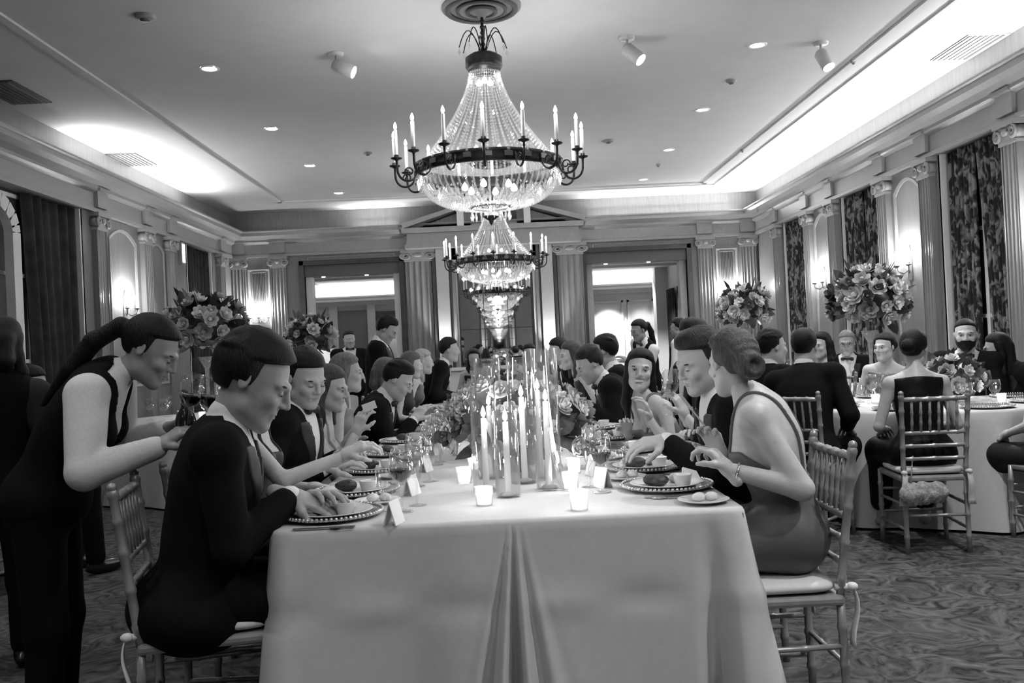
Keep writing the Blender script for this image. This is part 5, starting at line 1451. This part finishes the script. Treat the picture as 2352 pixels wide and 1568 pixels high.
# ---------------------------------------------------------------- the guests and the waiters
def head_pos(x, y, face, lean, side, twist, hy, hp, neck, pz, sc, fem):
    a = math.radians(face); Up = np.array((0, 0, 1.)); F0 = np.array((math.cos(a), math.sin(a), 0)); R0 = np.array((math.sin(a), -math.cos(a), 0))
    P0 = np.array((x, y, pz))
    def tdir(l): return nrm(Up*math.cos(l)+F0*math.sin(l)+R0*math.sin(math.radians(side)))
    l = math.radians(lean); Tl = tdir(l*.75); T = tdir(l*1.2); N = P0+Tl*.22*sc+T*.285*sc
    R = nrm(R0-T*(R0@T)); R = rot_about(R, T, math.radians(twist)); F = np.cross(T, R); F = F if F@F0 > 0 else -F
    hf = rot_about(nrm(np.array((F[0], F[1], 0))), Up, math.radians(hy)); p_ = math.radians(hp)
    hF = hf*math.cos(p_)-Up*math.sin(p_); hU = Up*math.cos(p_)+hf*math.sin(p_); nd = nrm(T*.62+Up*.38+F*(.12+neck)); hs = sc*(.97 if fem else 1.0)*1.02
    return N+nd*.085*sc+hU*.088*hs+hF*.022*hs
def guest(label, x, y, face, target, seat_label=None, seat_at=None, **k):
    """seat somebody so that the head comes where it is seen: small changes of lean, sideways lean and seat position"""
    fem = k.get('sex') == 'f'; sc = k.get('sc') or (.95 if fem else 1.0); k['sc'] = sc
    pose = k.get('pose', 'sit'); pz = .47+.095*sc if pose == 'sit' else .93*sc
    if k.get('pz'): pz = k['pz']
    lean0 = k.get('lean', 10.); best = None; a = math.radians(face); side0 = k.get('side', 0.)
    r = np.random.default_rng(3); cur = np.array([lean0, side0, 0., 0., 0.]); sd = np.array([9, 5, .05, .05, .025])
    def cost(v):
        H = head_pos(x+v[2], y+v[3], face, v[0], v[1], k.get('twist', 0.), k.get('hy', 0.), k.get('hp', 5.), k.get('neck', 0.), pz+v[4], sc, fem)
        px, py = project(H); e = math.hypot(px-target[0], py-target[1])/ (FPX/max(.5, H[1]))
        return (e/.006)**2 + ((v-np.array([lean0, side0, 0, 0, 0]))/(sd*1.4))@((v-np.array([lean0, side0, 0, 0, 0]))/(sd*1.4))
    c = cost(cur); step = 1.0
    for it in range(500):
        n = cur+r.normal(size=5)*sd*step; cn = cost(n)
        if cn < c: cur, c = n, cn
        step = max(.04, step*.993)
    x2, y2 = x+cur[2], y+cur[3]; k.update(lean=cur[0], side=cur[1], pz=pz+cur[4])
    d = person(label, x2, y2, face, **k)
    if pose == 'sit' and seat_label:
        if seat_at: chair(*seat_at, seat_label)
        else: chair(x2+.035*math.cos(a), y2+.035*math.sin(a), face, seat_label)
    return d
A = lambda px, py, D: np.array(at(px, py, D))

# right-hand side of the long table
R1 = guest('woman with twisted bun and bare back in a satin slip dress at her plate', .985, 3.14, 166, (1680, 832), 'gilt chair with white cushion under the woman with the bare back', (.865, 3.13, 180),
    sex='f', q=0, lean=24, twist=-8, hy=-50, hp=8, neck=.55, hair='updo', hcol=.075, outfit='dress', low_back=True, col=.10, tone=.50, bulk=1.28,
    LH=A(1672, 1078, 3.00), RH=A(1655, 1045, 3.26), lpole=(1, -.25, -.55), lhd=(-.55, .25, .75), rhd=(-.35, .1, .9), lpn=(-.6, .4, -.6), rpn=(-.5, -.7, 0), lcurl=1.05, rcurl=.9)
R2 = guest('man in black jacket and white shirt looking down beside the bare-backed woman', 0.95, 3.82, 180, (1607, 828), 'gilt chair under the man beside the bare-backed woman', (.87, 3.80, 180),
    q=0, lean=20, hy=22, hp=22, hair='quiff', hcol=.022, tone=.46, LH=A(1530, 1012, 3.62), RH=A(1490, 1080, 4.0), lhd=(-.95, -.1, -.05), lcurl=.55, bow=False)
R3 = guest('woman in a strapless dress raising a glass of white wine', 0.98, 4.46, 185, (1652, 815), 'gilt chair under the woman raising a wine glass', (.87, 4.45, 180),
    sex='f', q=0, lean=12, hy=0, hp=5, hair='half', hcol=.05, outfit='dress', straps=False, col=.13, tone=.50, LH=A(1572, 952, 4.25), RH=A(1600, 1000, 4.3), lhd=(-.3, .05, .9), lpn=(-.6, .6, .1), lcurl=.9)
R5 = guest('laughing woman with long dark hair facing the camera', .95, 5.12, 205, (1466, 850), 'gilt chair under the laughing woman',
    sex='f', q=0, lean=20, hy=56, hp=-2, hr=-6, hair='long', hcol=.006, outfit='dress', col=.17, tone=.50, smile=True, LH=A(1490, 958, 4.85), RH=A(1440, 985, 4.95), lhd=(-.2, -.3, .9), lcurl=.7)
guest('man with dark swept hair and black tie seen above his neighbours', 1.22, 5.75, 195, (1592, 778), 'gilt chair under the man seen above his neighbours', q=1, lean=4, hy=40, hp=12, hair='quiff', hcol=.015, tone=.48)
guest('man in black bending over his plate beside the laughing woman', 1.0, 6.42, 180, (1354, 836), 'gilt chair under the bending man beyond the laughing woman', q=1, lean=26, hy=12, hp=30, hair='short', hcol=.02, tone=.48, LH=A(1345, 930, 6.2), RH=A(1345, 935, 6.5))
guest('dark-haired man in black just behind the bending man', 1.02, 7.08, 180, (1388, 806), 'gilt chair under the dark-haired man behind the bending man', q=1, lean=10, hy=-20, hp=10, hair='short', hcol=.006, tone=.45)
guest('brown-haired woman in profile near the glass cylinders', .98, 7.72, 182, (1310, 815), 'gilt chair under the woman in profile near the cylinders', sex='f', q=1, lean=22, hy=10, hp=8, hair='half', hcol=.06, outfit='gown', col=.03, tone=.48)
guest('man in black far up the right-hand side of the table', 1.0, 8.6, 180, (1282, 806), 'gilt chair far up the right-hand side', q=2, lean=20, hy=20, hp=12, hair='short', tone=.45)

# left-hand side of the long table
L2 = guest('man with thick dark hair in a black jacket, back turned, at the near table corner', -1.0, 3.02, 12, (575, 880), 'gilt chair under the man at the near table corner',
    q=0, lean=16, hy=-6, hp=30, hair='short', hcol=.006, tone=.34, sc=1.06, hsc=1.16, hvol=.006, hemx=1.2, RH=A(668, 1140, 3.0), LH=A(690, 1150, 3.1), rhd=(.9, .1, -.3), bow=False)
L3 = guest('woman with a long bare arm reaching across, hidden behind the near man', -1.02, 3.52, 0, (600, 862), 'gilt chair under the woman with the bare arm',
    sex='f', q=0, lean=16, hp=22, hair='half', hcol=.02, outfit='dress', col=.05, tone=.50, RH=A(792, 1046, 3.42), rpole=(0, -.5, -1), rhd=(.85, 0, .45), rcurl=.8, LH=A(720, 1120, 3.7))
L4 = guest('man in tuxedo and bow tie looking down at his plate', -1.0, 4.17, -8, (702, 868), 'gilt chair under the man in the bow tie',
    q=0, lean=12, hy=-34, hp=24, hair='short', hcol=.006, tone=.42, RH=A(742, 1075, 3.95), LH=A(780, 1050, 4.25))
L5 = guest('woman in a pale dress holding up a small card', -1.0, 4.84, 0, (757, 892), 'gilt chair under the woman holding up a card',
    sex='f', q=0, lean=16, hy=-10, hp=14, hair='half', hcol=.06, outfit='dress', col=.40, tone=.50, RH=A(818, 992, 4.6), rhd=(.35, 0, .9), rpn=(.4, .8, 0), rcurl=.8, LH=A(800, 1010, 4.9))
guest('woman with long fair hair behind the raised card', -1.06, 5.5, 8, (796, 856), 'gilt chair under the woman with long fair hair', sex='f', q=1, lean=10, hy=0, hp=5, hair='long', hcol=.16, outfit='gown', col=.22, tone=.48)
guest('man in black bending low over the table', -.98, 6.14, 0, (914, 872), 'gilt chair under the man bending low', q=1, lean=24, hy=-6, hp=34, hair='quiff', hcol=.006, tone=.46, RH=A(950, 965, 5.95), LH=A(965, 955, 6.3))
guest('woman with light brown hair beyond the man bending low', -1.0, 6.9, 0, (888, 858), 'gilt chair under the light brown haired woman', sex='f', q=1, lean=14, hp=10, hair='half', hcol=.13, outfit='gown', col=.05, tone=.47)
guest('brown-haired woman leaning forward midway up the table', -.98, 8.05, 0, (945, 838), 'gilt chair under the brown-haired woman midway', sex='f', q=2, lean=20, hp=12, hair='half', hcol=.10, outfit='gown', col=.04, tone=.48)
guest('fair-haired woman leaning forward midway up the table', -.98, 8.75, 0, (972, 830), 'gilt chair under the fair-haired woman midway', sex='f', q=2, lean=22, hp=8, hair='half', hcol=.42, outfit='gown', col=.10, tone=.5)
guest('dark-suited man near the far end of the table', -.96, 9.55, 0, (1032, 802), 'gilt chair under the dark-suited man near the far end', q=2, lean=22, hp=8, hair='short', tone=.42)
guest('dark-dressed guest at the far end, left of centre', -.28, 11.72, -90, (1088, 822), 'gilt chair at the far end, left of centre', sex='f', q=2, hair='half', outfit='gown', col=.02, tone=.4)
guest('dark-suited guest at the far end, right of centre', .42, 11.75, -90, (1216, 812), 'gilt chair at the far end, right of centre', q=2, tone=.4)

# standing
L1 = guest('waitress in black vest and white shirt bending forward with wine glasses', -1.58, 3.42, 10, (346, 804), None,
    sex='f', pose='stand', q=0, lean=17, pz=.86, puff=1.08, armsc=.95, neck=.7, hy=-6, hp=34, hair='pony', hcol=.006, outfit='vest', tone=.30, sc=1.02, bow=False,
    RH=A(368, 1025, 3.15), rpole=(-1, -.5, -.5), LH=A(385, 985, 3.5), rhd=(.7, .1, .5), rcurl=.8, lcurl=.7)
guest('standing man in dark suit looking down behind the seated row', -1.12, 8.7, 0, (888, 757), None, pose='stand', q=1, lean=10, hp=34, hair='quiff', hcol=.006, tone=.36, outfit='suit', bow=False)
guest('distant man in open dark suit and white shirt before the opening', -2.08, 12.6, -70, (802, 779), None, pose='stand', q=2, lean=2, hp=8, hair='short', hcol=.02, tone=.42, outfit='suit')
guest('waitress with braided ponytail, black vest and dark tie', 1.62, 10.6, 205, (1467, 758), None, sex='f', pose='stand', q=1, lean=5, hp=18, hair='pony', hcol=.006, outfit='vest', tone=.30, sc=.98, LH=A(1445, 830, 10.3))
guest('distant waiter in vest by the opening edge', 2.28, 11.7, 150, (1557, 752), None, pose='stand', q=2, lean=4, hp=8, hair='short', hcol=.006, outfit='vest', tone=.30, sc=.97, glasses=True)
guest('dark-clad figure standing cut off by the picture edge', -2.28, 4.05, 100, (6, 792), None, sex='f', pose='stand', q=1, lean=8, hp=12, hair='half', hcol=.006, outfit='vest', col2=.03, col=.006, tone=.3, bow=False, sc=.95)
guest('seated guest in black at the dark table by the picture edge', -2.95, 5.6, 50, (72, 888), 'gilt chair at the dark table by the picture edge', q=1, lean=14, hy=-60, hp=10, hair='short', hcol=.006, tone=.38, outfit='suit')

# around the round table by the window wall
guest('man in black seen squarely from behind', 2.0, 5.85, 48, (1848, 797), 'gilt chair under the man seen from behind', q=0, lean=8, hy=8, hp=6, hair='crop', hcol=.006, tone=.42, sc=1.04, outfit='suit', bow=False)
guest('man in black turned in profile towards the windows', 1.88, 6.40, 20, (1774, 796), 'gilt chair under the man in profile', q=1, lean=8, hy=-6, hp=4, hair='short', hcol=.006, tone=.42, outfit='suit')
guest('woman with dark knotted hair in a sleeveless black dress, seen from behind', 2.44, 5.42, 84, (2100, 800), 'gilt chair with bow-tied cushion under the woman in sleeveless black',
    sex='f', q=0, lean=10, hy=-36, hp=4, hair='bun', hcol=.006, outfit='gown', col=.006, tone=.46)
guest('smiling woman with hair pulled back in a pale shawl', 3.2, 7.62, 235, (2032, 797), 'gilt chair under the smiling woman', sex='f', q=0, lean=10, hy=-22, hp=4, hair='bun', hcol=.006, outfit='gown', col=.20, tone=.52)
guest('bearded man in tuxedo facing the camera', 3.66, 7.15, 235, (2218, 768), 'gilt chair under the bearded man', q=0, lean=4, hy=8, hp=4, hair='crop', hcol=.006, tone=.50, beard=True)
guest('person with long dark hair and black jacket beside the bearded man', 4.10, 7.0, 190, (2290, 800), 'gilt chair beside the bearded man', sex='f', q=1, lean=14, hy=-30, hp=10, hair='long', hcol=.006, outfit='suit', col=.006, col2=.03, tone=.42, bow=False)
guest('bare-armed woman in a dark dress cut off by the right picture edge', 3.24, 5.42, 105, (2402, 815), 'gilt chair cut off by the right picture edge', sex='f', q=0, lean=8, hair='bun', hcol=.02, outfit='gown', col=.02, tone=.48)
guest('grey-haired man with glasses at the table under the largest bouquet', 3.72, 9.75, 245, (1945, 788), 'gilt chair under the grey-haired man', q=1, lean=6, hp=8, hair='short', hcol=.20, tone=.32, glasses=True)
guest('dark-haired woman glimpsed between two men', 2.86, 8.1, 205, (1886, 793), 'gilt chair under the glimpsed dark-haired woman', sex='f', q=1, lean=8, hy=10, hp=4, hair='half', hcol=.006, outfit='gown', col=.02, tone=.48)

# ---------------------------------------------------------------- things held or worn
def held_glass(name, me, grip, label, parts=(), tilt=(0, 0)):
    o = one(name, me, grip, label, 'glass', None, parts=parts); o.rotation_euler = (tilt[0], tilt[1], 0); return o
h = R3['LW']+R3['lhd']*.075; held_glass('wine_glass', G_WINE, (h[0]-.035, h[1], h[2]-.07), 'glass of pale wine held up by the woman in the strapless dress', (('wine', G_WHITE_FILL, (0, 0, 0)),))
h = L1['RW']+L1['rhd']*.09
for k, (dx, dy, dz) in enumerate(((.02, 0, -.02), (.07, .05, -.03))):
    held_glass('wine_glass', G_WINE, (h[0]+dx, h[1]+dy, h[2]+dz), '%s of two dark wine glasses carried by the bending waitress' % ('nearer', 'farther')[k], (('wine', G_WINE_FILL, (0, 0, 0)),), (.1, .15))
bt = empty('wine_bottle', (h[0]-.02, h[1]+.10, h[2]-.16), 0, 'dark wine bottle carried by the bending waitress', 'bottle')
MB().lathe([(0, 0), (.036, 0), (.038, .01), (.038, .18), (.030, .21), (.014, .235), (.013, .29), (.015, .295), (0, .297)], 20).build('bottle_glass', mat('bottle_glass_dark', .012, .08, spec=.7), bt)
MB().lathe([(.0385, .06), (.0385, .15)], 20).build('paper_label', M_CARD, bt)
h = R1['RW']+R1['rhd']*.08
fk = one('fork', CUT['fork'], tuple(h), 'silver fork held by the woman with the bare back', 'cutlery'); fk.rotation_euler = (.9, 0, 1.9)
h = L3['RW']+L3['rhd']*.09
fk = one('fork', CUT['fork'], tuple(h), 'silver fork held in the outstretched bare arm', 'cutlery'); fk.rotation_euler = (-.5, 0, -1.3)
h = L5['RW']+L5['rhd']*.12
cd = MB().box((-.035, -.001, -.02), (.035, .001, .02)).build('small_card', M_CARD); cd.location = tuple(h+np.array((.03, -.01, .015))); cd.rotation_euler = (.2, -.3, .2); tag(cd, 'small pale card held up by the woman in the pale dress', 'card')
# earring and bracelet belong to their wearer
o = R1['root']; e = R1['hp'](-.085, -.005, -.045)-np.array(o.location)
MB().ball(tuple(e), .0065, 8, 6).build('earring', mat('pearl', .8, .2), o)
d = nrm(R1['LE']-R1['LW']); c = R1['LW']+d*.03-np.array(o.location)
u = nrm(np.cross(d, (0, 0, 1))); w = np.cross(d, u)
MB().tube([tuple(c+(u*math.cos(t)+w*math.sin(t))*.030) for t in np.linspace(0, 2*math.pi, 22)], .0035, 6, False).build('bracelet', M_SILVER, o)
# fluffy purse hanging from the chair of the woman in sleeveless black
pz_ = at(2122, 1132, 5.22); s_ = SDF(); g_ = np.random.default_rng(4)
s_.cone((-.10, 0, 0), (.10, 0, 0), .058, .058, .02)
for _ in range(70):
    t = g_.uniform(0, 2*math.pi); xx = g_.uniform(-.12, .12); s_.ell((xx, .052*math.cos(t), .052*math.sin(t)), (.018, .014, .02), None, .01)
pr = empty('fur_purse', pz_, .3, 'small fluffy pale purse hanging behind the chair with the bow-tied cushion', 'purse')
link('body', np_mesh('body', *s_.mesh_arrays(.007, 1)), pr, mat('fur_pale', .42, .95, var=.4, vscale=60, bump=1.0, bscale=180))
MB().tube([(-.09, .0, .05), (-.06, .02, .14), (-.02, .05, .21)], .004, 5).build('strap', M_CHAIR, pr)
print('TRIS', sum(len(o.data.polygons)*2 for o in bpy.data.objects if o.type == 'MESH'), 'OBJ', len(bpy.data.objects))
